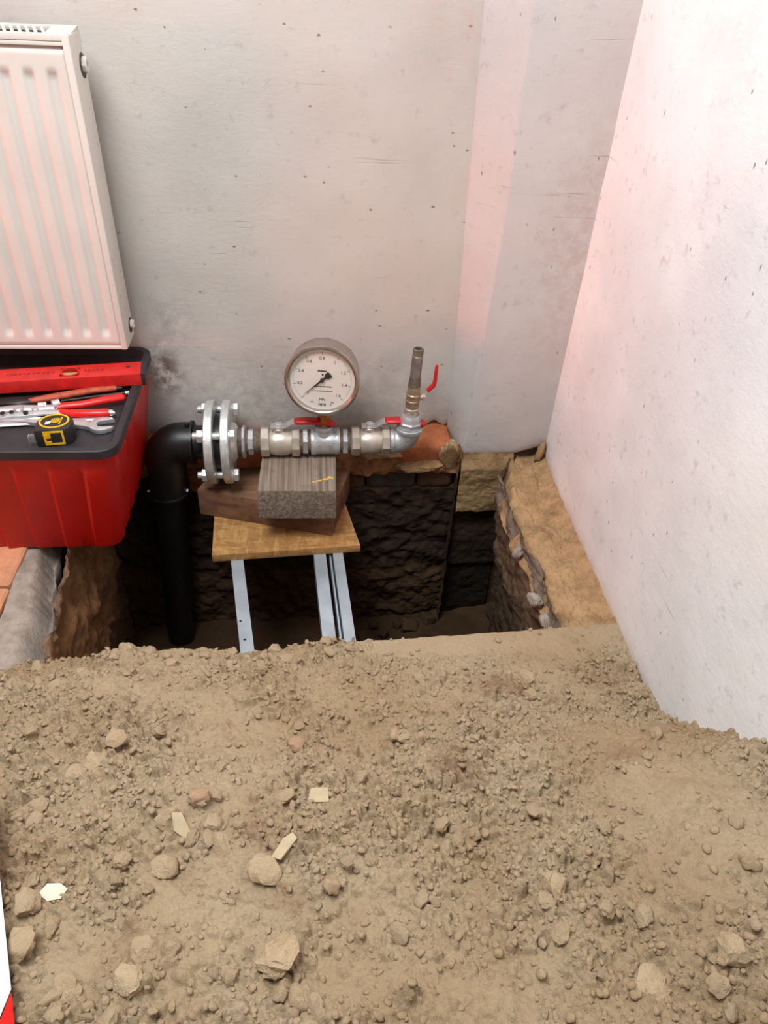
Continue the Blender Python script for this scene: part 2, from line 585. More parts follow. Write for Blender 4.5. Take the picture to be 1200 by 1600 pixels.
# ------------------------------------------------------------------ walls
XR = 0.5417          # face of the right wall
WT = 2.6             # wall height


def ragged(x, seed, base, amp):
    return base + amp * fbm(x, x * 0 + 3.3, 22, seed, 4, 0.6)


def shell(name, path, ztop, bottom, nper, nz, mat, thick, seed, rough=0.0025):
    """plastered face following a plan path, with a broken lower edge and a returned underside"""
    pts = []
    for i in range(len(path) - 1):
        a, b = np.array(path[i]), np.array(path[i + 1])
        n = nper[i]
        for k in range(n):
            pts.append(a + (b - a) * k / n)
    pts.append(np.array(path[-1]))
    pts = np.array(pts)
    s = np.r_[0, np.cumsum(np.linalg.norm(np.diff(pts, axis=0), axis=1))]
    tg = np.gradient(pts, axis=0)
    nr = np.stack([tg[:, 1], -tg[:, 0]], -1)
    nr /= np.linalg.norm(nr, axis=1)[:, None]
    zb = bottom(s, pts)
    t = np.linspace(0, 1, nz) ** 1.7
    Z = zb[None, :] + (ztop - zb)[None, :] * t[:, None]
    S = np.repeat(s[None, :], nz, 0)
    d = rough * fbm(S, Z, 9, seed, 5, 0.55)
    # plaster curls and thins at the broken edge
    d -= 0.006 * np.exp(-(Z - zb[None, :]) / 0.012)
    P = np.zeros((nz + 2, len(s), 3))
    P[2:, :, 0] = pts[None, :, 0] + nr[None, :, 0] * d
    P[2:, :, 1] = pts[None, :, 1] + nr[None, :, 1] * d
    P[2:, :, 2] = Z
    P[1] = P[2]
    P[1, :, :2] -= nr * thick * 0.5
    P[1, :, 2] += 0.006 * fbm(s, s * 0, 60, seed + 9, 3)
    P[0] = P[1]
    P[0, :, :2] -= nr * thick
    return grid_obj(name, P, mat)


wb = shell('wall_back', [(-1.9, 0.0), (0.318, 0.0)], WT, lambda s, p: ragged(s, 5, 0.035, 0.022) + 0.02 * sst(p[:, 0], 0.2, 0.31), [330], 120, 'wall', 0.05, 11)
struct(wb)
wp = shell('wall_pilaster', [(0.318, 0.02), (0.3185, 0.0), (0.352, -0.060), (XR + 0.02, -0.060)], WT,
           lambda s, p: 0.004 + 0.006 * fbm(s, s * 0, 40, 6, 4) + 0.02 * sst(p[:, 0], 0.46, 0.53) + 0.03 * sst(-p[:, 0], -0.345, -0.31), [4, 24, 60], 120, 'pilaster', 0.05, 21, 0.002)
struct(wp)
# the arris of the pilaster drifts a little on its way up, as hand-laid plaster does
me = wp.data
co = np.empty(len(me.vertices) * 3, np.float32)
me.vertices.foreach_get('co', co)
co = co.reshape(-1, 3)
wgt = sst(-co[:, 1], 0.0, 0.06) * (1 - sst(co[:, 0], 0.36, 0.5))
co[:, 0] += wgt * np.interp(co[:, 2], [0, 0.25, 0.53, 0.9, 2.6], [-0.006, 0.002, 0.013, 0.010, 0.0])
wg0 = 1 - sst(-co[:, 1], 0.0, 0.06)
co[:, 0] += wg0 * np.interp(co[:, 2], [0.05, 0.9, 2.6], [-0.004, -0.026, -0.03])
me.vertices.foreach_set('co', co.ravel())
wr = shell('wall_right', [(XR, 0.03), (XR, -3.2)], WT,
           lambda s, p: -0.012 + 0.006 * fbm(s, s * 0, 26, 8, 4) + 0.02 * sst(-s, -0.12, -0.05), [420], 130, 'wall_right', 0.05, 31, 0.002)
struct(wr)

# ------------------------------------------------------------------ pit
PZ = -0.56


def patch(name, A, B, z0, z1, nu, nv, mat, seed, amp, prof=None, scale=16):
    """vertical face from plan point A to B (seen with A on the left), bulging by noise; prof(z) pushes it out"""
    A, B = np.array(A), np.array(B)
    u = np.linspace(0, 1, nu)
    z = np.linspace(z0, z1, nv)
    Uu, Z = np.meshgrid(u, z)
    L = np.linalg.norm(B - A)
    n = np.array([(B - A)[1], -(B - A)[0]]) / L
    d = amp * fbm(Uu * L, Z * 1.5, scale, seed, 5, 0.6)
    if prof is not None:
        d = d + prof(Uu * L, Z)
    P = np.stack([A[0] + (B - A)[0] * Uu + n[0] * d, A[1] + (B - A)[1] * Uu + n[1] * d, Z], -1)
    return grid_obj(name, P, mat)


def back_prof(s, z):
    x = s - 0.55
    led = 0.042 * sst(-z, -0.045, 0.0) + 0.018 * sst(-z, 0.005, 0.04)       # the broken seat the wall stands on
    led -= 0.055 * sst(-z, 0.052, 0.062) * (1 - 0.9 * sst(-z, 0.085, 0.105))   # raked-out joint with old bricks in it
    led += 0.012 * fbm(s, z, 40, 77, 3) * sst(-z, -0.03, 0.0)
    return led


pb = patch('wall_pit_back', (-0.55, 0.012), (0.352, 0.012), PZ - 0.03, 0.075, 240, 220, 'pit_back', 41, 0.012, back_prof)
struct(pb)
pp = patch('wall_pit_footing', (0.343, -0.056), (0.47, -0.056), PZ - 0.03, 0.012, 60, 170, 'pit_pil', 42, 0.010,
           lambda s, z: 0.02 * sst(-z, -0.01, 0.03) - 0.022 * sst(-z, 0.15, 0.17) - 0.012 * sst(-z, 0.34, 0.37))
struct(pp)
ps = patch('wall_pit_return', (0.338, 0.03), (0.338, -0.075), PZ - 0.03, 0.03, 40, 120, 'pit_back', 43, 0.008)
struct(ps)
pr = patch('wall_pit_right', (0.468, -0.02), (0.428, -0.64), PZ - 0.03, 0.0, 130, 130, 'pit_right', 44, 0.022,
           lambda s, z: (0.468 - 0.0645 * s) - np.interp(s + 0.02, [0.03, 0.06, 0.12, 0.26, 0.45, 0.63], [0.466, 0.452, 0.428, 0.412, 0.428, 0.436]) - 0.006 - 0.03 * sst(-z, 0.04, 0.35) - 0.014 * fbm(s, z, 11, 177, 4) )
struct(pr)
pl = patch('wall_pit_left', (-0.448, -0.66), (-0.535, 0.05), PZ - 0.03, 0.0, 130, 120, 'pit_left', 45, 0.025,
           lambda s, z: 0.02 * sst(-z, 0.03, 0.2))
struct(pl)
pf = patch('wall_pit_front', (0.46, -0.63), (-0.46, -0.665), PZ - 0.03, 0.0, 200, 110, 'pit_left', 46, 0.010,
           lambda s, z: 0.012 * sst(-z, 0.0, 0.05) + 0.10 * sst(-z, 0.152, 0.172))
struct(pf)

eb = MB()
eb.box((0.0, 0.20, -0.33), (1.5, 0.28, 0.62))
eb.box((0.46, 0.0, -0.32), (0.21, 0.07, 0.62))
eb.box((0.60, -0.28, -0.345), (0.23, 0.58, 0.60))
eb.box((-0.70, -0.28, -0.36), (0.26, 0.60, 0.46))
struct(obj('wall_pit_earth', eb, 'pit_left'))

gx, gy = np.meshgrid(np.linspace(-0.62, 0.52, 160), np.linspace(0.06, -0.7, 110))
gz = PZ + 0.03 * fbm(gx, gy, 6, 51, 5, 0.55) + 0.05 * sst(gx, 0.1, 0.45) * sst(gy, -0.35, -0.05) * 0.5
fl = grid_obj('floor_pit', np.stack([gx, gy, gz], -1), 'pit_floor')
struct(fl)

# right ledge between the pit and the right wall
u, v = np.meshgrid(np.linspace(0, 1, 80), np.linspace(0, 1, 320))
yy = -0.03 - v * 0.60
edge = np.interp(-yy, [0.03, 0.06, 0.12, 0.26, 0.45, 0.63], [0.466, 0.452, 0.428, 0.412, 0.428, 0.436]) + 0.012 * fbm(yy, yy * 0, 28, 61, 4, 0.6)
xx = edge + (XR + 0.01 - edge) * u
zz = -0.012 + 0.014 * fbm(xx, yy, 34, 62, 5, 0.7) - 0.04 * (1 - sst(u, 0.0, 0.16)) + 0.012 * sst(u, 0.7, 1.0)
P = np.stack([xx, yy, zz], -1)
skirt = P[:, :1].copy()
skirt[:, :, 2] = -0.075
skirt[:, :, 0] += 0.012
P = np.concatenate([skirt, P], 1)
fr_ = grid_obj('floor_ledge', P, 'ledge')
struct(fr_)

# left ledge: grey mortar edge with orange brick paving beyond it
u, v = np.meshgrid(np.linspace(0, 1, 60), np.linspace(0, 1, 160))
yy = 0.02 - v * 0.70
edge = np.interp(-yy, [0, 0.34, 0.64], [-0.535, -0.519, -0.462]) + 0.010 * fbm(yy, yy * 0, 30, 64, 4, 0.6)
xo = np.interp(-yy, [0, 0.34, 0.54, 0.68], [-0.59, -0.568, -0.556, -0.552])
xx = edge + (xo - edge) * u
zz = -0.004 + 0.006 * fbm(xx, yy, 26, 65, 5, 0.6) - 0.05 * (1 - sst(u, 0, 0.55)) ** 1.5
P = np.stack([xx, yy, zz], -1)
skirt = P[:, :1].copy()
skirt[:, :, 2] = -0.12
skirt[:, :, 0] -= 0.012
P = np.concatenate([skirt, P], 1)
ml = grid_obj('floor_mortar_edge', P, 'mortar_grey')
struct(ml)

fl_mb = MB()
fl_mb.box((-1.24, -0.85, -0.08), (1.36, 1.84, 0.14), 0.0)
floor = struct(obj('floor', fl_mb, 'mortar_grey'))
# brick paving laid flat on the left ledge
bk = MB()
bk.box((0, 0, 0), (0.115, 0.235, 0.030), 0.004, None, 1)
first = None
for i in range(4):
    for j in range(3):
        x = -0.618 - i * 0.123
        y = -0.095 - j * 0.243 - (0.12 if i % 2 else 0)
        if first is None:
            first = obj('brick', bk, 'paver', floor, local=True)
            b = first
        else:
            b = first.copy()
            COL.objects.link(b)
            b.parent = floor
        b.location = (x, y, -0.010 + random.uniform(-0.001, 0.001))
        b.rotation_euler = (0, 0, random.uniform(-0.02, 0.02))
# concrete slab carrying the heap
u, v = np.meshgrid(np.linspace(-0.60, XR + 0.01, 240), np.linspace(0, 1, 120))
ed = np.interp(u, [-0.6, -0.46, -0.3, 0.05, 0.54], [-0.668, -0.655, -0.634, -0.624, -0.592])
yy = ed - v * 1.5
zz = -0.010 + 0.003 * fbm(u, yy, 14, 66, 4) - 0.02 * (1 - sst(v, 0, 0.006))
P = np.stack([u, yy, zz], -1)
sk = P[:1].copy()
sk[:, :, 2] = -0.15
P = np.concatenate([sk, P], 0)
struct(grid_obj('floor_slab', P, 'slab'))

# old bricks and mortar showing in the broken seat of the back wall


def rough_block(name, c, s, mat, seed, parent=None, amp=0.12, rot=(0, 0, 0), sub=3):
    bm = bmesh.new()
    bmesh.ops.create_cube(bm, size=1.0)
    bmesh.ops.bevel(bm, geom=bm.edges[:], offset=0.09, segments=1, affect='EDGES')
    bmesh.ops.subdivide_edges(bm, edges=bm.edges[:], cuts=sub, use_grid_fill=True)
    r = random.Random(seed)
    co = np.array([v.co[:] for v in bm.verts])
    d = fbm(co[:, 0] + co[:, 2] * 0.7 + seed, co[:, 1] - co[:, 2] * 0.6, 2.6, seed, 4, 0.6)
    for i, vv in enumerate(bm.verts):
        vv.co = vv.co * (1 + amp * d[i])
        vv.co = Vector((vv.co.x * s[0], vv.co.y * s[1], vv.co.z * s[2]))
    mb = MB()
    mb.bm(bm, Matrix.Translation(c) @ Euler(rot).to_matrix().to_4x4())
    return obj(name, mb, mat, parent, 50)


rough_block('brick', (0.258, -0.010, 0.008), (0.115, 0.085, 0.075), 'brick', 3, pb, 0.10, (0.25, 0, -0.03))
rough_block('brick', (0.095, -0.012, -0.078), (0.045, 0.06, 0.05), 'brick_dark', 4, pb, 0.08)
rough_block('brick', (0.182, -0.010, -0.078), (0.118, 0.06, 0.046), 'brick_grey', 5, pb, 0.06)
rough_block('brick', (0.290, -0.010, -0.078), (0.085, 0.06, 0.048), 'brick_dark', 6, pb, 0.08)
rough_block('brick', (-0.19, -0.018, 0.0), (0.16, 0.07, 0.06), 'brick', 8, pb, 0.08, (0.1, 0, 0))
rough_block('brick', (-0.24, -0.018, -0.08), (0.12, 0.06, 0.05), 'brick', 9, pb, 0.08)
rough_block('brick', (-0.36, -0.012, -0.01), (0.14, 0.06, 0.07), 'brick_dark', 10, pb, 0.08)
# stones fallen to the bottom of the pit
for i, (px, py, r) in enumerate([(640, 975, 0.022), (622, 968, 0.014), (665, 945, 0.02), (585, 970, 0.010), (600, 985, 0.012), (568, 990, 0.016)]):
    p = U(px, py, PZ + 0.03)
    p.y = min(p.y, -0.07)
    rough_block('rubble_stone', (p.x, p.y, PZ + 0.012 + r * 0.4), (r * 2, r * 1.6, r * 1.3), 'pit_floor', 30 + i, fl, 0.2, (0.3, 0.2, i))

# ------------------------------------------------------------------ dirt heap
heap = thing('dirt_heap', 'heap of loose dry tan soil piled in front of the open pit', 'dirt', (0.0, -1.0, 0.0))
X0, X1, Y0, Y1, ST = -0.80, XR + 0.004, -0.575, -1.52, 0.0017
xs = np.arange(X0, X1, ST)
ys = np.arange(Y0, Y1, -ST)
HX, HY = np.meshgrid(xs, ys)


def heap_base(x, y):
    yr = [-1.6, -1.2, -0.995, -0.951, -0.89, -0.8335, -0.759, -0.727, -0.65, -0.6]
    pr_ = np.interp(y, yr, [0.30, 0.275, 0.215, 0.17, 0.118, 0.054, 0.022, 0.004, 0.0015, 0.001])
    pm = np.interp(y, [-1.6, -1.3, -1.1, -0.95, -0.85, -0.75, -0.68, -0.63, -0.6], [0.25, 0.215, 0.17, 0.12, 0.085, 0.05, 0.026, 0.010, 0.004])
    pl_ = np.interp(y, [-1.6, -1.3, -1.1, -0.95, -0.85, -0.75, -0.68, -0.64, -0.615], [0.24, 0.20, 0.165, 0.13, 0.10, 0.066, 0.038, 0.022, 0.012])
    a = sst(x, 0.18, 0.5)
    b = 1 - sst(x, -0.25, 0.12)
    return pr_ * a + (1 - a) * (pl_ * b + pm * (1 - b))


H = heap_base(HX, HY) - 0.014 * (1 - sst(-HY, 0.64, 0.74)) * (1 - sst(HX, -0.02, 0.08))
H += 0.022 * fbm(HX, HY, 4.5, 101, 3) * sst(-HY, 0.66, 0.8)
H += 0.021 * fbm(HX, HY, 13, 105, 5, 0.62)


def hump(px, py, zg, h, rx, ry=None):
    p = U(px, py, zg)
    return h * np.exp(-((HX - p.x) / rx) ** 2 - ((HY - p.y) / (ry or rx)) ** 2)


H += hump(740, 1225, 0.08, 0.030, 0.07, 0.05) + hump(960, 1190, 0.07, 0.016, 0.10, 0.06) + hump(300, 1270, 0.1, 0.014, 0.05)
H += hump(590, 1200, 0.07, -0.022, 0.055, 0.04) + hump(480, 1165, 0.06, -0.012, 0.05) + hump(160, 1100, 0.05, 0.014, 0.09, 0.04)
H += hump(190, 1035, 0.02, 0.020, 0.035, 0.02) + hump(1150, 1180, 0.18, 0.012, 0.05) + hump(1110, 1350, 0.2, 0.012, 0.08)
H += hump(480, 1020, 0.005, 0.010, 0.05, 0.02) + hump(880, 1480, 0.2, 0.012, 0.05) + hump(1000, 1500, 0.2, -0.016, 0.04)

FLT = sst(HX, 0.03, 0.12) * sst(HY, -0.70, -0.64)
H = H * (1 - FLT) + FLT * (0.003 + 0.003 * fbm(HX, HY, 14, 150, 3))
# where the soil is smooth and where it is crumbly
SM = np.zeros_like(H)
for px, py, zg, rx, ry in [(960, 1180, 0.07, 0.10, 0.05), (690, 1010, 0.0, 0.16, 0.022), (560, 1215, 0.07, 0.04, 0.03), (190, 1100, 0.05, 0.10, 0.03),
                           (830, 1000, 0.0, 0.16, 0.03), (560, 1530, 0.19, 0.05, 0.03), (1000, 1280, 0.13, 0.08, 0.04), (120, 1500, 0.17, 0.05, 0.04)]:
    p = U(px, py, zg)
    SM = np.maximum(SM, np.exp(-((HX - p.x) / rx) ** 4 - ((HY - p.y) / ry) ** 4))
CR = np.clip(0.50 + 1.4 * fbm(HX, HY, 7, 111, 4), 0, 1) * (1 - 0.85 * SM) + 0.12 * (1 - SM)
CR *= 1 - 0.88 * FLT


NZ = np.clip(1 + 0.6 * fbm(HX, HY, 110, 140, 3, 0.6), 0.4, 1.4)


def splat(n, r0, r1, kk, seed, dens=None):
    """half-buried crumbs pressed into the height field"""
    r_ = np.random.default_rng(seed)
    cx = r_.uniform(X0 + 0.01, X1 - 0.004, n)
    cy = r_.uniform(-1.50, -0.59, n)
    rr = r0 + (r1 - r0) * r_.random(n) ** 2.5
    ph = r_.uniform(0, PI, n)
    as_ = r_.uniform(0.6, 1.0, n)
    pk = r_.random(n)
    for i in range(n):
        ix, iy = int((cx[i] - X0) / ST), int((Y0 - cy[i]) / ST)
        if not (0 <= ix < len(xs) and 0 <= iy < len(ys)):
            continue
        if pk[i] > CR[iy, ix]:
            continue
        k = int(rr[i] / ST) + 2
        a0, a1, b0, b1 = max(iy - k, 0), iy + k + 1, max(ix - k, 0), ix + k + 1
        dx = HX[a0:a1, b0:b1] - cx[i]
        dy = HY[a0:a1, b0:b1] - cy[i]
        c, s = math.cos(ph[i]), math.sin(ph[i])
        d2 = (dx * c + dy * s) ** 2 + ((-dx * s + dy * c) / as_[i]) ** 2
        q = np.clip(1 - d2 / rr[i] ** 2, 0, None)
        bump = np.sqrt(q) * rr[i] * kk * NZ[a0:a1, b0:b1]
        base = H[iy, ix]
        H[a0:a1, b0:b1] = np.where(q > 0, np.maximum(H[a0:a1, b0:b1], base - rr[i] * 0.25 + bump), H[a0:a1, b0:b1])


splat(3600, 0.005, 0.014, 0.95, 201)
splat(24000, 0.003, 0.0075, 1.05, 202)
splat(70000, 0.002, 0.0045, 1.05, 203)
H += 0.0042 * fbm(HX, HY, 150, 120, 3, 0.65) * (0.25 + CR) + 0.007 * fbm(HX, HY, 50, 121, 3) * CR
# brink of the pit: the soil falls away past the slab's edge
brink = np.interp(HX, [-0.8, -0.52, -0.46, -0.35, -0.29, -0.16, -0.02, 0.03, 0.08, 0.3, 0.55], [-0.665, -0.655, -0.642, -0.624, -0.616, -0.626, -0.626, -0.622, -0.619, -0.608, -0.594]) + 0.006 * fbm(HX, HX * 0, 25, 130, 3) * (1 - sst(HX, 0.05, 0.12))
H = np.where(HY > brink, H - np.minimum((HY - brink) * 3.2, 0.16), H)
# a bare strip of slab along the right wall near the brink
loose = grid_obj('loose_dirt', np.stack([HX, HY, H], -1), 'soil', heap)
tag(loose, kind='stuff')


def hz(x, y):
    ix, iy = int(round((x - X0) / ST)), int(round((Y0 - y) / ST))
    return float(H[min(max(iy, 0), len(ys) - 1), min(max(ix, 0), len(xs) - 1)])


# clods: a few shapes, shared
def clod_mesh(seed, sub, flat=1.0):
    bm = bmesh.new()
    bmesh.ops.create_icosphere(bm, subdivisions=sub, radius=1.0)
    r = np.random.default_rng(seed)
    planes = r.normal(size=(9, 3))
    planes /= np.linalg.norm(planes, axis=1)[:, None]
    off = r.uniform(0.5, 0.9, 9)
    co = np.array([v.co[:] for v in bm.verts])
    for n, o_ in zip(planes, off):
        d = co @ n
        ex = np.clip(d - o_, 0, None)
        co -= ex[:, None] * n[None, :] * 0.8
    co *= (1 + 0.20 * fbm(co[:, 0] + 0.6 * co[:, 2], co[:, 1] - 0.5 * co[:, 2], 1.9, seed, 2))[:, None]
    if sub > 2:
        un = co / np.linalg.norm(co, axis=1)[:, None]
        co *= (1 + 0.26 * fbm(un[:, 0] + 0.5 * un[:, 2], un[:, 1] - 0.6 * un[:, 2], 5.5, seed + 50, 3, 0.65))[:, None]
    co[:, 2] *= flat
    return co, [[v.index for v in f.verts] for f in bm.faces]


def lump(c, sz, mat, seed, parent, rot):
    co_, fc_ = clod_mesh(seed, 4, 1.0)
    m_ = MB()
    m_.add([tuple(p) for p in co_ * np.array(sz)], fc_, Matrix.Translation(c) @ Euler(rot).to_matrix().to_4x4())
    return obj('mortar_lump', m_, mat, parent, 60)


lump((0.318, -0.055, 0.006), (0.024, 0.018, 0.062), 'lump', 12, pb, (0.25, -0.38, 0.3))
lump((0.150, -0.030, 0.008), (0.060, 0.026, 0.018), 'ledge', 14, pb, (0.2, 0.1, 0))
lump((0.530, -0.066, 0.022), (0.012, 0.010, 0.036), 'ledge', 15, pp, (0.1, 0.12, 0.2))
lump((0.250, -0.045, -0.030), (0.055, 0.022, 0.014), 'ledge', 16, pb, (0.1, -0.05, 0))
for i_, (lx_, ly_, a_, b_, c_) in enumerate([(0.428, -0.555, .012, .022, .014), (0.442, -0.585, .018, .012, .010), (0.420, -0.50, .009, .018, .012), (0.419, -0.36, .008, .014, .016)]):
    lump((lx_, ly_, -0.030), (a_, b_, c_), 'mortar_grey', 60 + i_, fr_, (0.2 * i_, 0.3, 0.4 * i_))

CM = []
for i in range(8):
    co, fc = clod_mesh(500 + i, 3, [0.8, 0.7, 0.9, 0.6, 0.85, 0.7, 0.55, 0.8][i])
    me = bpy.data.meshes.new('clod')
    me.from_pydata([tuple(c) for c in co], [], fc)
    me.polygons.foreach_set('use_smooth', [True] * len(me.polygons))
    me.set_sharp_from_angle(angle=math.radians(38))
    me.materials.append(M['clod'])
    CM.append(me)

spots = []
# clods the photograph shows plainly: pixel, ground height guess, radius
for px, py, zg, r in [(235, 1020, .03, .011), (262, 1027, .03, .012), (292, 1024, .03, .010), (320, 1024, .03, .009), (363, 1020, .02, .011), (431, 1017, .02, .013),
                      (180, 1025, .03, .010), (60, 1045, .03, .011), (88, 1075, .04, .012), (60, 1068, .04, .012), (105, 1050, .03, .008), (515, 1022, .015, .010),
                      (545, 1015, .01, .010), (150, 1196, .09, .020), (60, 1260, .12, .013), (30, 1275, .12, .013), (55, 1285, .12, .013), (80, 1278, .12, .012),
                      (308, 1250, .11, .013), (335, 1242, .11, .011), (262, 1280, .11, .014), (338, 1290, .11, .015), (300, 1310, .12, .010), (325, 1312, .12, .011),
                      (257, 1358, .14, .015), (190, 1352, .14, .012), (180, 1376, .15, .008), (415, 1368, .13, .018), (516, 1386, .13, .008), (46, 1412, .16, .014),
                      (435, 1500, .17, .024), (462, 1525, .18, .009), (470, 1560, .18, .013), (440, 1555, .18, .011), (360, 1525, .17, .012), (105, 1550, .19, .016),
                      (224, 1486, .17, .014), (265, 1485, .17, .012), (30, 1480, .18, .018), (495, 1580, .19, .012), (160, 1420, .15, .008), (540, 1350, .12, .009),
                      (868, 1385, .15, .015), (600, 1062, .03, .009), (654, 1062, .02, .011), (730, 1064, .02, .008), (632, 1152, .05, .010), (605, 1120, .04, .008),
                      (465, 1164, .05, .011), (1018, 1078, .02, .013), (1005, 1090, .02, .007), (905, 1055, .0, .008), (772, 1142, .05, .009), (820, 1060, .01, .014),
                      (1000, 1265, .13, .010), (1150, 1285, .19, .010), (1170, 1345, .21, .013), (1000, 1435, .19, .014), (1140, 1490, .24, .018), (1015, 1540, .22, .016),
                      (1120, 1540, .24, .012), (945, 1430, .18, .010), (640, 1240, .08, .007), (690, 1290, .1, .010), (700, 1330, .11, .010), (210, 1150, .07, .008),
                      (250, 1150, .06, .010), (345, 1200, .08, .010), (420, 1255, .09, .008), (480, 1265, .09, .008), (580, 1345, .12, .008), (625, 1460, .16, .010)]:
    p = U(px, py, zg)
    for _ in range(4):
        p = U(px, py, hz(p.x, p.y) if p.y < -0.6 else zg)
    if p.y > -0.62:
        p.y = -0.624
    spots.append((p.x, p.y, r))
r_ = np.random.default_rng(909)
while len(spots) < 300:
    x, y = r_.uniform(-0.62, XR - 0.02), r_.uniform(-1.34, -0.625)
    ix, iy = int((x - X0) / ST), int((Y0 - y) / ST)
    if r_.random() < CR[iy, ix]:
        left = 1.25 if x < 0.0 else 0.85
        spots.append((x, y, (0.0048 + 0.0085 * r_.random() ** 2.6) * left))
for i, (x, y, r) in enumerate(spots):
    o = bpy.data.objects.new('clod', CM[i % 8])
    COL.objects.link(o)
    o.parent = heap
    zz_ = hz(x, y)
    x = min(x, XR - r * 1.1)
    o.location = (x, y + 1.0, zz_ + r * 0.24)
    o.rotation_euler = (r_.uniform(-0.5, 0.5), r_.uniform(-0.5, 0.5), r_.uniform(0, 6.28))
    o.scale = (r * r_.uniform(0.9, 1.25), r * r_.uniform(0.8, 1.05), r * r_.uniform(0.75, 1.0))

# the countless smaller crumbs, one object
NV = 12000
base = [clod_mesh(700 + i, 2, 0.8) for i in range(6)]
VV, FF, off = [], [], 0
cnt = 0
while cnt < NV:
    x, y = r_.uniform(-0.72, XR - 0.008), r_.uniform(-1.42, -0.60)
    ix, iy = int((x - X0) / ST), int((Y0 - y) / ST)
    if r_.random() > CR[iy, ix] ** 0.8:
        continue
    cnt += 1
    r = 0.0016 + 0.0036 * r_.random() ** 2.2
    co, fc = base[cnt % 6]
    a = r_.uniform(0, 6.28)
    c, s = math.cos(a), math.sin(a)
    q = co * np.array([r * r_.uniform(0.8, 1.3), r, r * r_.uniform(0.7, 1)])
    t = r_.uniform(-0.6, 0.6)
    q = np.stack([q[:, 0] * c - q[:, 1] * s, q[:, 0] * s + q[:, 1] * c, q[:, 2]], -1)
    q[:, 2] += q[:, 0] * t
    q += np.array([x, y, hz(x, y) + r * 0.35])
    VV.append(q)
    FF.append(np.array(fc) + off)
    off += len(co)
VV = np.concatenate(VV)
FF = np.concatenate(FF)
me = bpy.data.meshes.new('crumbs')
me.vertices.add(len(VV))
me.vertices.foreach_set('co', (VV - np.array([0, -1.0, 0])).astype(np.float32).ravel())
me.loops.add(FF.size)
me.loops.foreach_set('vertex_index', FF.astype(np.int32).ravel())
me.polygons.add(len(FF))
me.polygons.foreach_set('loop_start', np.arange(0, FF.size, 3, dtype=np.int32))
me.polygons.foreach_set('loop_total', np.full(len(FF), 3, np.int32))
me.update(calc_edges=True)
me.polygons.foreach_set('use_smooth', np.full(len(FF), True))
me.materials.append(M['crumb'])
cr = bpy.data.objects.new('crumbs', me)
COL.objects.link(cr)
cr.parent = heap
tag(cr, kind='stuff')


def on_heap(px, py, zg=0.1):
    p = U(px, py, zg)
    for _ in range(6):
        p = U(px, py, hz(p.x, p.y))
    return p


def shard(name, px, py, outline, th, mat, label, tilt, rz, cat='stone', lift=0.005):
    p = on_heap(px, py)
    mb = MB()
    mb.prism(outline, -th / 2, th / 2, None, th * 0.25)
    o = obj(name, mb, mat, None, 30)
    o.location = (p.x, p.y, p.z + lift)
    o.rotation_euler = (tilt[0], tilt[1], rz)
    return tag(o, label, cat)


shard('stone_chip', 84, 1398, [(-.014, 0), (-.006, .009), (.007, .008), (.015, .002), (.009, -.007), (-.004, -.008)], 0.006, 'shard',
      'small bright white stone chip lying on the soil at lower left', (0.35, 0.1), 0.1)
shard('stone_chip', 283, 1292, [(-.014, .010), (-.003, .013), (.015, -.005), (.010, -.013), (-.005, -.008)], 0.007, 'flake',
      'flat cream stone chip wedged among clods left of the heap middle', (0.5, 0.25), -0.2)
shard('stone_flake', 445, 1325, [(-.008, -.016), (.003, -.015), (.010, .012), (.002, .016), (-.005, .006)], 0.005, 'flake',
      'thin pale upright flake of stone near the middle of the soil heap', (0.25, -0.05), -0.5)
shard('stone_flake', 497, 1246, [(-.014, -.008), (.012, -.010), (.013, .008), (-.008, .009)], 0.005, 'flake',
      'thin square pale flake lying flat above the upright stone flake', (0.15, 0.1), 0.1)


def pebble(px, py, r, sc, mat, label, rz=0.0):
    p = on_heap(px, py)
    co, fc = clod_mesh(int(px), 3, 0.8)
    mb = MB()
    mb.add([tuple(c) for c in co], fc)
    o = obj('pebble', mb, mat, None, 70)
    o.location = (p.x, p.y, p.z + r * 0.4)
    o.scale = (r * sc[0], r * sc[1], r * sc[2])
    o.rotation_euler = (0.1, 0.2, rz)
    return tag(o, label, 'stone')


pebble(515, 1386, 0.0105, (1, 1, 1), 'pebble', 'round smooth pebble below the pale upright flake on the heap')
pebble(615, 1150, 0.011, (0.9, 1, 0.9), 'pebble', 'rounded grey stone in the hollow near the middle of the heap')
pebble(465, 1166, 0.014, (1, 1, 0.9), 'reddish', 'reddish brown brick lump on the heap below the steel rails', 0.6)
pebble(312, 1250, 0.015, (1.1, 0.9, 1), 'reddish', 'reddish brown lump beside the flat cream stone chip', 0.2)

# ------------------------------------------------------------------ pressure test pipework
YP, ZP = -0.10, 0.0765
RX = Matrix.Rotation(PI / 2, 4, 'Y')          # local z -> world x


def axx(x, y=YP, z=ZP):
    return Matrix.Translation((x, y, z)) @ RX


pipe = thing('pressure_test_pipework', 'bolted pipe run with ball valves and pressure gauge beside the black elbow', 'pipework', (0.02, YP, 0.045))
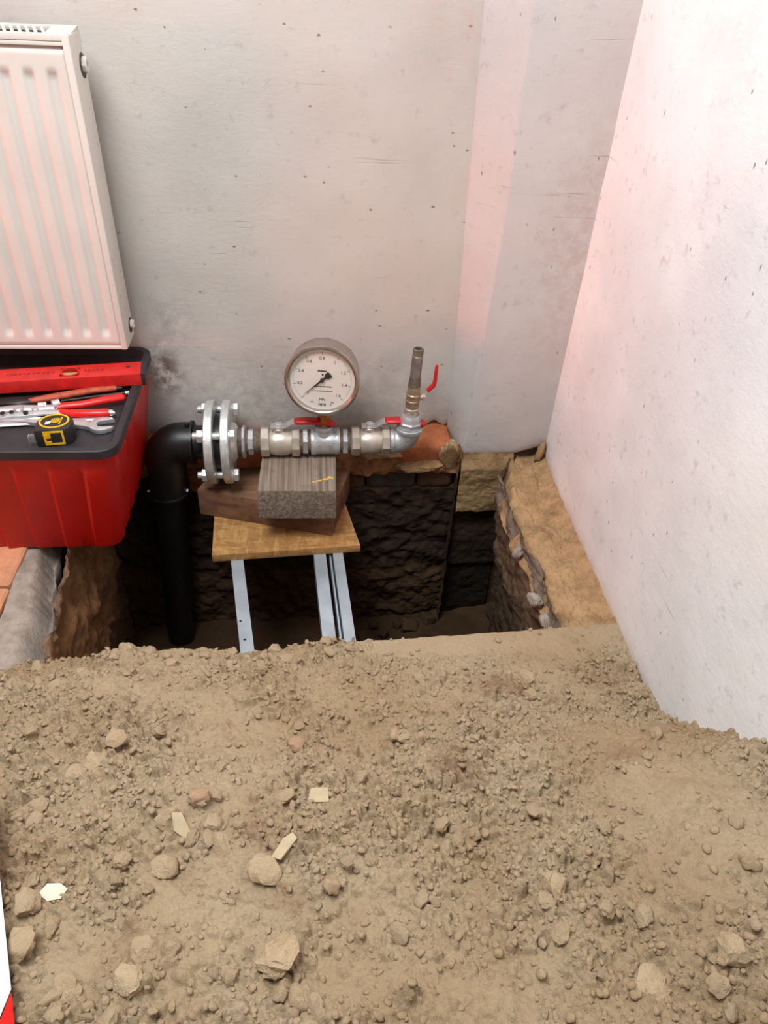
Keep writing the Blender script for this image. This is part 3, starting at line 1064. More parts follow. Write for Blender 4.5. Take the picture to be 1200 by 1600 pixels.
# black riser and elbow
mb = MB()
mb.tube([(-0.330, YP, 0.03), (-0.338, YP, -0.11), (-0.352, YP, -0.32), (-0.368, YP, PZ + 0.02)], 0.0345, 36)
obj('riser_pipe', mb, 'pipe_black', pipe)
mb = MB()
cx, cz, rr = -0.286, 0.0345, 0.042
arc = [(-0.331, YP, -0.052), (-0.3285, YP, 0.0)]
arc = [(-0.3345, YP, -0.058), (-0.330, YP, -0.02), (-0.328, YP, 0.034)]
for k in range(1, 9):
    a = PI - k / 8 * PI / 2
    arc.append((cx + rr * math.cos(a), YP, cz + rr * math.sin(a)))
arc.append((-0.262, YP, ZP))
mb.tube(arc, [0.0425, 0.0425] + [0.044] * (len(arc) - 2), 40)
elb = obj('elbow_fitting', mb, 'pipe_black', pipe, 60)
mb = MB()
mb.lathe([(0.0435, 0), (0.0475, 0.001), (0.0475, 0.006), (0.0435, 0.007)], axx(-0.268), 40)
obj('collar', mb, 'pipe_black', elb)
mb = MB()
mb.lathe([(0.0425, 0), (0.0455, 0.001), (0.0455, 0.006), (0.0425, 0.007)], Matrix.Translation((-0.3345, YP, -0.060)), 40)
obj('collar', mb, 'pipe_black', elb)
for x, z in ((-0.376, -0.045), (-0.290, -0.045)):
    mb = MB()
    mb.lathe([(0.0025, 0), (0.0025, 0.004), (0.0015, 0.005)], Matrix.Translation((x, YP - 0.012, z)) @ Matrix.Rotation(PI / 2, 4, 'X'), 10)
    obj('weld_indicator', mb, 'tape_white', elb)
mb = MB()
mb.lathe([(0.0045, 0), (0.0045, 0.010), (0.003, 0.011)], Matrix.Translation((-0.272, YP - 0.006, ZP + 0.042)), 12)
obj('weld_terminal', mb, 'pipe_black', elb)
mb = MB()
mb.lathe([(0.0365, 0), (0.0365, 0.036), (0.061, 0.048), (0.061, 0.073)], axx(-0.264), 44)
obj('flange_stub', mb, 'pipe_black', pipe)


def ring(mb, x, r1, r2, th, n=56):
    pr = [(r1, 0), (r2 - 0.0015, 0), (r2, 0.0015), (r2, th - 0.0015), (r2 - 0.0015, th), (r1, th), (r1, 0)]
    mb.lathe(pr, axx(x), n, False)


mb = MB()
ring(mb, -0.231, 0.036, 0.0915, 0.0175)
obj('backing_flange', mb, 'zinc', pipe)
mb = MB()
ring(mb, -0.1965, 0.02, 0.0915, 0.017)
mb.lathe([(0.044, 0), (0.042, 0.006), (0.034, 0.012)], axx(-0.1795), 40)
obj('threaded_flange', mb, 'zinc', pipe)
for a in (45, 135, 225, 315):
    a = math.radians(a + 2)
    y, z = YP + 0.0725 * math.cos(a), ZP + 0.0725 * math.sin(a)
    mb = MB()
    mb.lathe([(0.0075, 0), (0.0082, 0.003), (0.0082, 0.082)], axx(-0.2545, y, z), 16)
    mb.lathe([(0.0135, 0), (0.0145, 0.001), (0.0145, 0.010), (0.0125, 0.0115)], axx(-0.1775, y, z), 6)
    mb.lathe([(0.0155, 0), (0.0155, 0.002)], axx(-0.1795, y, z), 24)
    bo = obj('bolt', mb, 'zinc', pipe)
    mb = MB()
    mb.lathe([(0.0125, 0), (0.0145, 0.001), (0.0145, 0.011), (0.0135, 0.012)], axx(-0.2455, y, z), 6)
    mb.lathe([(0.0155, 0), (0.0155, 0.002)], axx(-0.2335, y, z), 24)
    obj('nut', mb, 'zinc', bo)
# reducing nipples
mb = MB()
mb.lathe([(0.030, 0), (0.030, 0.012), (0.026, 0.016), (0.024, 0.05)], axx(-0.1685), 36)
obj('threaded_nipple', mb, 'thread', pipe)
mb = MB()
mb.lathe([(0.0345, 0), (0.037, 0.0015), (0.037, 0.006), (0.034, 0.0075)], axx(-0.1585), 8)
mb.lathe([(0.027, 0), (0.0285, 0.0015), (0.0285, 0.011), (0.026, 0.0125)], axx(-0.1455), 8)
obj('hexagon_bush', mb, 'cast_zinc', pipe)


def ball_valve(x0):
    """nickelled lever ball valve, 90 mm long"""
    b = MB()
    b.lathe([(0.0295, 0), (0.033, 0.002), (0.033, 0.017), (0.0315, 0.019)], axx(x0), 8)
    b.lathe([(0.0255, 0.018), (0.028, 0.022), (0.0305, 0.032), (0.031, 0.044), (0.030, 0.056), (0.027, 0.066), (0.0265, 0.070)], axx(x0), 40)
    b.lathe([(0.0315, 0.068), (0.033, 0.070), (0.033, 0.084), (0.0295, 0.086)], axx(x0), 8)
    b.lathe([(0.0135, 0.022), (0.0125, 0.036), (0.010, 0.0385)], Matrix.Translation((x0 + 0.040, YP, ZP)), 24)
    v = obj('ball_valve', b, 'nickel', pipe, 30)
    h = MB()
    xs_ = x0 + 0.040
    zt = ZP + 0.0395
    st = [(-0.016, 0.000), (0.012, 0.000), (0.030, 0.011), (0.045, 0.013)]
    for i in range(3):
        (a, za), (c, zc) = st[i], st[i + 1]
        L = math.hypot(c - a, zc - za)
        h.box((xs_ + (a + c) / 2, YP, zt + (za + zc) / 2), (L + 0.002, 0.022, 0.0026), 0.0006, Euler((0, -math.atan2(zc - za, c - a), 0)))
    obj('lever_strip', h, 'chrome', v)
    n = MB()
    n.lathe([(0.0085, 0), (0.0085, 0.006), (0.006, 0.007)], Matrix.Translation((xs_, YP, zt + 0.001)), 6)
    obj('stem_nut', n, 'zinc', v)
    g = MB()
    pts = [(0.034, 0.0125, .0085), (0.037, 0.0125, .0115), (0.060, 0.0135, .0125), (0.090, 0.012, .0125), (0.112, 0.008, .0125), (0.121, 0.005, .0105), (0.124, 0.004, .006)]
    g.tube([(xs_ + p[0], YP, zt + p[1]) for p in pts], [p[2] for p in pts], 16, True, 0.52)
    obj('lever_grip', g, 'handle_red', v, 60)
    return v


ball_valve(-0.1185)
ball_valve(0.0795)


def hexnip(x0, x1):
    m = MB()
    m.lathe([(0.0255, 0), (0.0255, x1 - x0)], axx(x0), 36)
    o = obj('threaded_nipple', m, 'thread', pipe)
    m = MB()
    c = (x0 + x1) / 2
    m.lathe([(0.0275, 0), (0.030, 0.0015), (0.030, 0.0105), (0.0275, 0.012)], axx(c - 0.006), 6)
    obj('nipple_hexagon', m, 'cast_zinc', o, 20)


hexnip(-0.036, -0.006)
hexnip(0.051, 0.082)
mb = MB()
mb.lathe([(0.0255, 0), (0.0295, 0), (0.030, 0.002), (0.030, 0.009), (0.0285, 0.012), (0.0285, 0.051), (0.030, 0.054), (0.030, 0.061), (0.0295, 0.063), (0.0255, 0.063)], axx(-0.0088), 44)
mb.lathe([(0.021, 0.015), (0.019, 0.032), (0.0205, 0.034), (0.0205, 0.041), (0.0195, 0.0425)], Matrix.Translation((0.0195, YP, ZP)), 36)
obj('tee_fitting', mb, 'cast_zinc', pipe)
# brass gauge connector
GX = 0.0195
mb = MB()
mb.lathe([(0.0105, 0.0), (0.0105, 0.006)], Matrix.Translation((GX, YP, ZP + 0.042)), 24)
mb.lathe([(0.0115, 0.0), (0.0128, 0.0015), (0.0128, 0.019), (0.0115, 0.0205)], Matrix.Translation((GX, YP, ZP + 0.047)), 6)
mb.lathe([(0.010, 0.0), (0.010, 0.02)], Matrix.Translation((GX, YP, ZP + 0.066)), 24)
obj('gauge_connector', mb, 'brass', pipe, 25)
# elbow at the right end, then the standing outlet
mb = MB()
arc = [(0.166, YP, ZP), (0.178, YP, ZP)]
for k in range(1, 9):
    a = k / 8 * PI / 2
    arc.append((0.178 + 0.030 * math.sin(a), YP, ZP + 0.030 - 0.030 * math.cos(a)))
arc.append((0.2085, YP, ZP + 0.041))
mb.tube(arc, [0.0275] * len(arc), 36)
mb.lathe([(0.0275, 0), (0.030, 0.001), (0.030, 0.008), (0.0285, 0.0095)], axx(0.1655), 36)
mb.lathe([(0.0285, 0), (0.0305, 0.001), (0.0305, 0.0085), (0.0275, 0.010)], Matrix.Translation((0.2085, YP, ZP + 0.028)), 36)
obj('end_elbow', mb, 'cast_zinc', pipe)
TL = Matrix.Translation((0.2085, YP, ZP + 0.037)) @ Matrix.Rotation(0.035, 4, 'Y') @ Matrix.Rotation(-0.02, 4, 'X')
mb = MB()
mb.lathe([(0.026, 0.0), (0.026, 0.005)], TL, 36)
mb.lathe([(0.0265, 0.005), (0.0275, 0.007), (0.0275, 0.014), (0.0255, 0.016)], TL, 8)
mb.lathe([(0.0235, 0.016), (0.0225, 0.026), (0.0195, 0.031)], TL, 36)
obj('reducing_bush', mb, 'cast_zinc', pipe, 30)
mb = MB()
mb.lathe([(0.0155, 0.030), (0.0165, 0.032), (0.0165, 0.040), (0.0150, 0.042)], TL, 6)
mb.lathe([(0.0155, 0.041), (0.0162, 0.043), (0.0162, 0.047), (0.0150, 0.049)], TL, 28)
sv = obj('bleed_valve', mb, 'nickel', pipe, 30)
mb = MB()
mb.lathe([(0.0145, 0.049), (0.0145, 0.062), (0.0158, 0.063), (0.0158, 0.067), (0.0145, 0.068), (0.0145, 0.076), (0.0158, 0.077), (0.0158, 0.081), (0.0140, 0.083), (0.0135, 0.095), (0.0125, 0.100)], TL, 28)
obj('valve_body', mb, 'aged', sv)
mb = MB()
mb.lathe([(0.006, 0.008), (0.006, 0.021), (0.0045, 0.023)], TL @ Matrix.Translation((0, 0, 0.074)) @ RX, 16)
mb.lathe([(0.008, 0.021), (0.008, 0.027), (0.006, 0.0285)], TL @ Matrix.Translation((0, 0, 0.074)) @ RX, 6)
obj('stem', mb, 'nickel', sv)
mb = MB()
c0 = TL @ Vector((0.0245, 0, 0.074))
mb.tube([c0, c0 + Vector((0.004, 0, 0.010)), c0 + Vector((0.010, 0, 0.020))], [0.006, 0.005, 0.005], 10, True, 0.45)
obj('lever_strip', mb, 'nickel', sv)
mb = MB()
pts = [(0.006, 0.016), (0.012, 0.023), (0.018, 0.029), (0.020, 0.040), (0.0205, 0.070), (0.021, 0.076)]
mb.tube([c0 + Vector((a, 0, b)) for a, b in pts], [0.0065, 0.0075, 0.0075, 0.0070, 0.006, 0.004], 12, True, 0.6)
obj('lever_grip', mb, 'handle_red', sv, 60)
mb = MB()
mb.lathe([(0.0115, 0.098), (0.0115, 0.170), (0.0105, 0.171), (0.0105, 0.184), (0.0098, 0.186), (0.0078, 0.186), (0.0078, 0.150)], TL, 28, False)
obj('outlet_nipple', mb, 'old_steel', pipe)
mb = MB()
for k in range(7):
    mb.lathe([(0.0105, 0.1725 + k * 0.0019), (0.0113, 0.1732 + k * 0.0019), (0.0105, 0.174 + k * 0.0019)], TL, 28, False)
obj('outlet_thread', mb, 'thread', pipe)
mb = MB()
mb.lathe([(0.0135, 0.100), (0.0125, 0.112), (0.0118, 0.120)], TL, 28, False)
obj('sealing_tape', mb, 'thread', pipe)

# gauge: local frame with the face looking along -y
G = Matrix.Translation((GX - 0.0005, -0.112, 0.2445)) @ Matrix.Rotation(math.radians(-7), 4, 'Z') @ Matrix.Rotation(math.radians(-5), 4, 'X')
GF = G @ Matrix.Rotation(PI / 2, 4, 'X')       # local z -> -y (out of the face)
R0 = 0.0755
mb = MB()
mb.lathe([(0.03, -0.030), (R0 - 0.008, -0.030), (R0 - 0.003, -0.027), (R0 - 0.002, -0.024), (R0 - 0.002, 0.020), (R0 - 0.006, 0.020), (R0 - 0.006, 0.012), (0.0, 0.012)], GF, 72)
gauge = obj('pressure_gauge', mb, 'stainless', pipe, 30)
mb = MB()
prof = [(R0 - 0.0085, 0.0265), (R0 - 0.007, 0.0295), (R0 - 0.0035, 0.031), (R0 + 0.0005, 0.029), (R0 + 0.0015, 0.024), (R0 + 0.001, 0.017), (R0 - 0.0015, 0.0155), (R0 - 0.0085, 0.0185), (R0 - 0.0085, 0.0265)]
mb.lathe(prof, GF, 72, False)
obj('bezel', mb, 'stainless', gauge, 50)
mb = MB()
mb.lathe([(0.0, 0.0165), (R0 - 0.0088, 0.0165), (R0 - 0.0088, 0.0195), (0.0, 0.0195)], GF, 72, False)
obj('dial', mb, 'dial', gauge)
mb = MB()
mb.lathe([(0.0, 0.0262), (R0 - 0.0078, 0.0262), (R0 - 0.0078, 0.0275), (0.0, 0.0275)], GF, 72, False)
obj('glass', mb, 'glass', gauge)
ZD = 0.0197
mb = MB()
for k in range(81):
    a = math.radians(225 - 270 * k / 80)
    ro, ri = 0.0605, (0.0545 if k % 10 == 0 else 0.057 if k % 5 == 0 else 0.0585)
    wd = 0.00045 if k % 10 == 0 else 0.0002
    mb.box(((ro + ri) / 2 * math.cos(a), (ro + ri) / 2 * math.sin(a), ZD), (ro - ri, wd * 2, 0.0002), 0, Euler((0, 0, a)))
mb.v = [tuple(GF @ Vector(p)) for p in mb.v]
obj('scale_marks', mb, 'ink', gauge)


def text_mesh(s, size, pos, mat, parent, mx, rot=0.0, name='numeral'):
    cu = bpy.data.curves.new('lettering', 'FONT')
    cu.body = s
    cu.size = size
    cu.align_x = 'CENTER'
    cu.align_y = 'CENTER'
    cu.extrude = 0.00015
    to = bpy.data.objects.new('lettering', cu)
    COL.objects.link(to)
    dg = bpy.context.evaluated_depsgraph_get()
    me = bpy.data.meshes.new_from_object(to.evaluated_get(dg))
    bpy.data.objects.remove(to, do_unlink=True)
    me.transform(mx @ Matrix.Translation(pos) @ Matrix.Rotation(rot, 4, 'Z'))
    me.transform(wm(parent).inverted())
    me.materials.clear()
    me.materials.append(M[mat])
    o = bpy.data.objects.new(name, me)
    COL.objects.link(o)
    o.parent = parent
    return o


for k, s in enumerate(['0', '0.2', '0.4', '0.6', '0.8', '1', '1.2', '1.4', '1.6']):
    a = math.radians(225 - 270 * k / 8)
    r = 0.0465 if k else 0.042
    text_mesh(s, 0.0092, (r * math.cos(a), r * math.sin(a), ZD), 'ink', gauge, GF)
text_mesh('MPa', 0.0075, (0.0, -0.0435, ZD), 'ink', gauge, GF, 0.0, 'unit_mark')
# printed lines too fine to read
mb = MB()
rr_ = random.Random(5)
for yy_, x0_, x1_, hh in ((0.0195, -0.009, 0.009, 0.0032), (-0.0145, -0.014, 0.018, 0.0024), (-0.0245, -0.021, 0.022, 0.0017)):
    x = x0_
    while x < x1_:
        ln = rr_.uniform(0.0012, 0.0035)
        mb.box((x + ln / 2, yy_, ZD), (ln, hh, 0.0002))
        x += ln + 0.0007
mb.box((0, -0.0525, ZD), (0.017, 0.0004, 0.0002))
mb.box((0, -0.0575, ZD), (0.017, 0.0004, 0.0002))
for k in range(6):
    mb.box((-0.0065 + k * 0.0026, -0.055, ZD), (0.0016, 0.0032, 0.0002))
for x in (-0.021, 0.021):
    mb.box((x, -0.050, ZD), (0.006, 0.0016, 0.0002))
mb.box((0.018, -0.055, ZD), (0.003, 0.0018, 0.0002))
mb.lathe([(0.0022, 0), (0.0022, 0.0002)], Matrix.Translation((0.001, 0.0115, ZD - 0.0001)), 16)
mb.v = [tuple(GF @ Vector(p)) for p in mb.v]
obj('dial_print', mb, 'ink', gauge)
mb = MB()
na = math.radians(225 - 4)
RN = Matrix.Rotation(na, 4, 'Z')
out = [(0.0515, 0.0), (0.020, 0.0011), (0.004, 0.0020), (-0.008, 0.0022), (-0.013, 0.0060), (-0.0215, 0.0068), (-0.0225, 0.0),
       (-0.0215, -0.0068), (-0.013, -0.0060), (-0.008, -0.0022), (0.004, -0.0020), (0.020, -0.0011)]
mb.prism(out, 0.0215, 0.0223, RN)
mb.lathe([(0.0042, 0.0196), (0.0042, 0.0240), (0.003, 0.0247)], None, 20)
mb.v = [tuple(GF @ Vector(p)) for p in mb.v]
obj('needle', mb, 'ink', gauge)

# ------------------------------------------------------------------ timber packing and rails
zt, z1, z2, z3 = 0.0440, -0.031, -0.102, -0.121


def slab(name, corners, za, zb, mat, label, cat, bev=0.002, sub=0):
    c = Vector((sum(p[0] for p in corners) / 4, sum(p[1] for p in corners) / 4, za))
    mb = MB()
    mb.prism([(p[0] - c.x, p[1] - c.y) for p in corners], 0, zb - za, None, bev)
    o = obj(name, mb, mat, None, 30)
    o.location = c
    return tag(o, label, cat)


def quad(px, z):
    return [U(a, b, z)[:2] for a, b in px]


tb = slab('wood_block', [(-0.1225, -0.236), (0.0425, -0.240), (0.0475, -0.048), (-0.1145, -0.044)], z1, zt, 'block',
          'grey weathered timber block directly under the steel tee and left valve', 'wood block', 0.0025)
mb = MB()
q0 = U(497, 752, zt)
for i, (dx, dy, sx, sy, a) in enumerate([(0, 0, .018, .005, .35), (.016, .006, .016, .006, .15), (.024, .012, .010, .008, .9), (-.010, -.004, .008, .004, .2), (.030, .008, .008, .004, -.2)]):
    mb.prism([(-sx / 2, -sy / 3), (sx / 3, -sy / 2), (sx / 2, sy / 4), (-sx / 4, sy / 2)], 0, 0.0012, Matrix.Translation((q0.x + dx, q0.y + dy, zt)) @ Matrix.Rotation(a, 4, 'Z'))
obj('yellow_mark', mb, 'foam', tb)['label'] = 'smear of dried yellow foam'
Fl, Fr_ = Vector(U(308, 765, z1)[:2]), Vector(U(519, 800, z1)[:2])
dv = (Fr_ - Fl)
pv = Vector((-dv.y, dv.x)).normalized()
slab('wood_block', [Fl, Fr_, Fr_ + pv * 0.165, Fl + pv * 0.165 - dv.normalized() * -0.01], z2, z1, 'block_brown',
     'wide brown timber block turned askew between the grey block and the strand board', 'wood block', 0.003)
slab('strand_board', [U(331, 868, z2)[:2], U(563, 852, z2)[:2], U(527, 752, z2)[:2], (U(331, 868, z2).x - 0.012, -0.062)], z3, z2, 'osb',
     'square offcut of tan strand board lying on the steel rails', 'board', 0.0012)


def rail(px, label, grooves, th=0.040):
    A, B = U(px[0][0], px[0][1], z3), U(px[1][0], px[1][1], z3)     # left/right edge seen from above at the board's front
    C, D = U(px[2][0], px[2][1], z3), U(px[3][0], px[3][1], z3)     # and at the near end
    ctr0, ctr1 = (A + B) / 2, (C + D) / 2
    d = (ctr1 - ctr0).normalized()
    wd = ((B - A).length + (D - C).length) / 2
    back = ctr0 - d * ((-0.062 - ctr0.y) / -d.y if d.y else 0)
    L = (ctr1 - back).length
    ang = math.atan2(d.y, d.x)
    t = thing('steel_rail', label, 'rail', (back.x, back.y, z3 - th), (0, 0, ang))
    mb = MB()
    h = wd / 2
    tk = 0.0022
    if grooves:
        # two channels back to back with a dark gap and a bead between them
        for y0, y1 in ((-h, -0.006), (0.010, h)):
            prof = [(y0, 0), (y0, th), (y1, th), (y1, 0), (y1 - tk, 0), (y1 - tk, th - tk), (y0 + tk, th - tk), (y0 + tk, 0)]
            v = [(0, a, b) for a, b in prof] + [(L, a, b) for a, b in prof]
            n = len(prof)
            f = [(i, (i + 1) % n, n + (i + 1) % n, n + i) for i in range(n)]
            f += [(0, 1, 6, 7), (1, 2, 5, 6), (2, 3, 4, 5)]
            f += [(n + 7, n + 6, n + 1, n), (n + 6, n + 5, n + 2, n + 1), (n + 5, n + 4, n + 3, n + 2)]
            c = MB()
            c.add(v, f)
            obj('channel', c, 'rail', t, local=True)
        c = MB()
        c.box((L / 2, 0.0045, th * 0.5 - 0.003), (L - 0.002, 0.004, th - 0.012), 0.001)
        obj('centre_web', c, 'rail', t, local=True)
        c = MB()
        c.lathe([(0.006, 0), (0.006, 0.05)], Matrix.Translation((L - 0.008, -0.02, th * 0.45)) @ Matrix.Rotation(-PI / 2, 4, 'X'), 12)
        obj('cross_bolt', c, 'zinc', t, local=True)
    else:
        prof = [(-h, 0), (-h, th), (h, th), (h, 0), (h - tk, 0), (h - tk, th - tk), (-h + tk, th - tk), (-h + tk, 0)]
        v = [(0, a, b) for a, b in prof] + [(L, a, b) for a, b in prof]
        n = len(prof)
        f = [(i, (i + 1) % n, n + (i + 1) % n, n + i) for i in range(n)]
        f += [(0, 1, 6, 7), (1, 2, 5, 6), (2, 3, 4, 5), (n + 7, n + 6, n + 1, n), (n + 6, n + 5, n + 2, n + 1), (n + 5, n + 4, n + 3, n + 2)]
        mb.add(v, f)
        obj('channel', mb, 'rail', t, local=True)
    c = MB()
    for dx, dy in ((0.012, -h * 0.55), (0.05, -h * 0.2), (0.10, -h * 0.5)):
        if grooves and dx > 0.02:
            continue
        c.lathe([(0.0028, 0), (0.0028, 0.0004)], Matrix.Translation((L - dx, dy, th)), 10)
    obj('punched_hole', c, 'ink', t, local=True)  # flat dark discs painted as the shade inside punched holes
    return t


rail([(362, 885), (381, 885), (377, 1030), (399, 1030)], 'single narrow galvanised steel rail under the left of the board', False)
rail([(490, 870), (537, 868), (506, 1008), (556, 1005)], 'double galvanised steel rail with central slot under the right of the board', True)

# ------------------------------------------------------------------ radiator
RXR, RYF, RYB, RZ0, RZ1 = -0.361, -0.120, -0.048, 0.307, 0.816
RXL = RXR - 0.80
rad = thing('radiator', 'white enamelled steel panel radiator hanging on the wall above the red bin', 'radiator', ((RXR + RXL) / 2, -0.05, RZ0))
mb = MB()
xg = np.arange(RXL + 0.012, RXR - 0.006, 0.0025)
zg = np.r_[np.arange(RZ0 + 0.004, RZ1 - 0.006, 0.006)]
GX_, GZ_ = np.meshgrid(xg, zg)
pitch = 0.0355
ph = ((RXR - 0.036 - GX_) / pitch) % 1.0
ph = np.minimum(ph, 1 - ph)
chan = 1 - sst(ph, 0.14, 0.26)
idx_ = (RXR - 0.036 - GX_) / pitch
chan = chan * (idx_ > -0.4)
ends = sst(GZ_, RZ0 + 0.024, RZ0 + 0.036) * sst(-GZ_, -(RZ1 - 0.036), -(RZ1 - 0.048))
dep = 0.0058 * chan * ends
bord = np.minimum(np.minimum(GZ_ - zg[0], zg[-1] - GZ_), np.minimum(xg[-1] - GX_, GX_ - xg[0]))
yy_ = RYF + 0.0025 + dep + 0.006 * (1 - sst(bord, 0, 0.005))
P = np.stack([GX_, yy_, GZ_], -1)
grid_obj('front_panel', P, 'enamel', rad)
mb = MB()
mb.box(((RXR + RXL) / 2, (RYF + RYB) / 2 + 0.006, (RZ0 + RZ1) / 2), (RXR - RXL - 0.008, RYB - RYF - 0.018, RZ1 - RZ0 - 0.012), 0.002)
mb.box(((RXR + RXL) / 2, RYF + 0.004, RZ0 + 0.003), (RXR - RXL - 0.004, 0.008, 0.006), 0.002)
mb.box(((RXR + RXL) / 2, RYF + 0.004, RZ1 - 0.003), (RXR - RXL - 0.004, 0.008, 0.006), 0.002)
obj('body', mb, 'enamel', rad)
for xx_ in (RXR, RXL):
    s_ = 1 if xx_ == RXR else -1
    mb = MB()
    mb.box((xx_ - s_ * 0.0015, (RYF + RYB) / 2, (RZ0 + RZ1) / 2 + 0.004), (0.003, RYB - RYF, RZ1 - RZ0 + 0.008), 0.0012)
    mb.box((xx_ - s_ * 0.006, RYF + 0.0005, (RZ0 + RZ1) / 2 + 0.004), (0.010, 0.0025, RZ1 - RZ0 + 0.008), 0.001)
    sp = obj('side_cover', mb, 'enamel', rad)
    if s_ == 1:
        for zc, rr2 in ((RZ1 - 0.038, 0.015), (RZ0 + 0.026, 0.012)):
            mb = MB()
            mb.lathe([(rr2 + 0.003, 0), (rr2 + 0.003, 0.0006)], axx(xx_ - 0.0001, RYB + 0.0265 - 0.045, zc), 28)
            obj('cover_hole', mb, 'enamel_dark', sp)  # thin dark disc stands for the shade inside the plug opening
            mb = MB()
            mb.lathe([(rr2 - 0.003, 0), (rr2 - 0.003, 0.006), (rr2 - 0.005, 0.0075), (0.005, 0.0075), (0.005, 0.005)], axx(xx_ - 0.0005, RYB + 0.0265 - 0.045 + 0.003, zc + 0.001), 8)
            obj('blind_plug', mb, 'plug', sp)
# top grille: frame and cross bars with open slots, rising towards the wall
mb = MB()
zt_ = RZ1 + 0.005
tl = math.atan2(0.006, RYB - RYF - 0.016)
tilt = Euler((tl, 0, 0))
mb.box(((RXR + RXL) / 2, RYF + 0.007, zt_), (RXR - RXL - 0.002, 0.015, 0.009), 0.002)
mb.box(((RXR + RXL) / 2, RYB - 0.006, zt_ + 0.006), (RXR - RXL - 0.002, 0.012, 0.006), 0.0015)
for xx_ in (RXR - 0.020, RXL + 0.020):
    mb.box((xx_, (RYF + RYB) / 2, zt_ + 0.0035), (0.038, RYB - RYF - 0.004, 0.005), 0.0015, tilt)
    mb.box((xx_, (RYF + RYB) / 2 + 0.01, zt_ + 0.001), (0.036, RYB - RYF - 0.026, 0.010), 0.0015)
gr = obj('top_grille', mb, 'enamel', rad)
mb = MB()
mb.box(((RXR + RXL) / 2, (RYF + RYB) / 2, zt_ - 0.003), (RXR - RXL - 0.01, RYB - RYF - 0.018, 0.003), 0, tilt)
obj('grille_tray', mb, 'enamel_dark', rad)  # dark sheet under the bars, colours the slots as if shaded
x = RXR - 0.046
sb = MB()
sb.box((0, 0, 0), (0.0050, RYB - RYF - 0.022, 0.003), 0.0006, Euler((tl, 0, 0.35)), 1)
s0 = None
while x > RXL + 0.04:
    if s0 is None:
        s0 = obj('grille_bar', sb, 'enamel', gr, local=True)
        b = s0
    else:
        b = s0.copy()
        COL.objects.link(b)
        b.parent = gr
    b.location = (x - rad.location.x, (RYF + RYB) / 2 - rad.location.y, zt_ + 0.003 - rad.location.z)
    x -= 0.0115

# ------------------------------------------------------------------ red bin with tools on its lid
LZ = 0.26
bin_ = thing('storage_bin', 'ribbed red plastic storage bin with flat black lid below the radiator', 'storage bin', (-0.65, -0.2, 0.0))


def rrect(x0, x1, y0, y1, r, n=6):
    o = []
    for cx_, cy_, a0 in ((x1 - r, y1 - r, 0), (x0 + r, y1 - r, 90), (x0 + r, y0 + r, 180), (x1 - r, y0 + r, 270)):
        for k in range(n + 1):
            a = math.radians(a0 + 90 * k / n)
            o.append((cx_ + r * math.cos(a), cy_ + r * math.sin(a)))
    return o


BX0, BX1, BY0, BY1 = -0.955, -0.3860, -0.350, -0.055
TX0, TX1, TY0, TY1 = -0.985, -0.348, -0.392, -0.022


def ribbed(z):
    """bin outline at height z with upright ribs pressed out of the faces"""
    t = z / 0.243
    x0, x1 = BX0 + (TX0 - BX0) * t, BX1 + (TX1 - BX1) * t
    y0, y1 = BY0 + (TY0 - BY0) * t, BY1 + (TY1 - BY1) * t
    amp = 0.0075 * float(sst(np.array(z), 0.0, 0.006)) * float(1 - sst(np.array(z), 0.195, 0.222))
    out = []
    per = 0.058

    def rib(s):
        q = (s / per) % 1.0
        return q / 0.92 if q < 0.92 else (1 - q) / 0.08

    n = 150
    r = 0.012
    for i in range(n + 1):                 # front, right to left
        xx_ = x1 - r - (x1 - x0 - 2 * r) * i / n
        out.append((xx_, y0 - amp * rib(-(xx_ - x1) * (0.6 / (x1 - x0)) + 0.01)))
    for i in range(1, 40):
        yy2 = y0 + (y1 - y0) * i / 40
        out.append((x0, yy2))
    for i in range(12):
        out.append((x0 + (x1 - x0 - r) * i / 11, y1))
    n = 90
    for i in range(n + 1):
        yy2 = y1 - r - (y1 - y0 - 2 * r) * i / n
        out.append((x1 + 0.7 * amp * rib((yy2 - y0) * (0.33 / (y1 - y0)) + 0.02), yy2))
    return out


mb = MB()
zs = [0.001, 0.003, 0.006, 0.05, 0.10, 0.15, 0.20, 0.205, 0.212, 0.218, 0.235, 0.243]
rings = [[(a, b, z) for a, b in ribbed(z)] for z in zs]
n = len(rings[0])
v = [p for r in rings for p in r]
f = []
for j in range(len(rings) - 1):
    for i in range(n):
        k = (i + 1) % n
        f.append((j * n + i, j * n + k, (j + 1) * n + k, (j + 1) * n + i))
f.append(tuple(range(n)))
f.append(tuple(range((len(rings) - 1) * n, len(rings) * n)))
mb.add(v, f)
obj('bin_body', mb, 'bin_red', bin_, 25)
# lid: rim with a sunken field
lx0, lx1, ly0, ly1 = -0.995, -0.338, -0.402, -0.012
mb = MB()
o1, o2, o3 = rrect(lx0, lx1, ly0, ly1, 0.032), rrect(lx0 + 0.012, lx1 - 0.012, ly0 + 0.012, ly1 - 0.012, 0.024), rrect(lx0 + 0.020, lx1 - 0.020, ly0 + 0.020, ly1 - 0.020, 0.020)
o0 = rrect(lx0 + 0.002, lx1 - 0.002, ly0 + 0.002, ly1 - 0.002, 0.030)
LF = 0.249
loops = [[(a, b, 0.241) for a, b in o0], [(a, b, 0.243) for a, b in o1], [(a, b, LZ - 0.002) for a, b in o1], [(a, b, LZ) for a, b in o0], [(a, b, LZ) for a, b in o2], [(a, b, LF) for a, b in o3]]
n = len(o1)
v = [p for l_ in loops for p in l_]
f = []
for j in range(len(loops) - 1):
    for i in range(n):
        k = (i + 1) % n
        f.append((j * n + i, j * n + k, (j + 1) * n + k, (j + 1) * n + i))
f.append(tuple(range(n)))
f.append(tuple(range((len(loops) - 1) * n, len(loops) * n)))
mb.add(v, f)
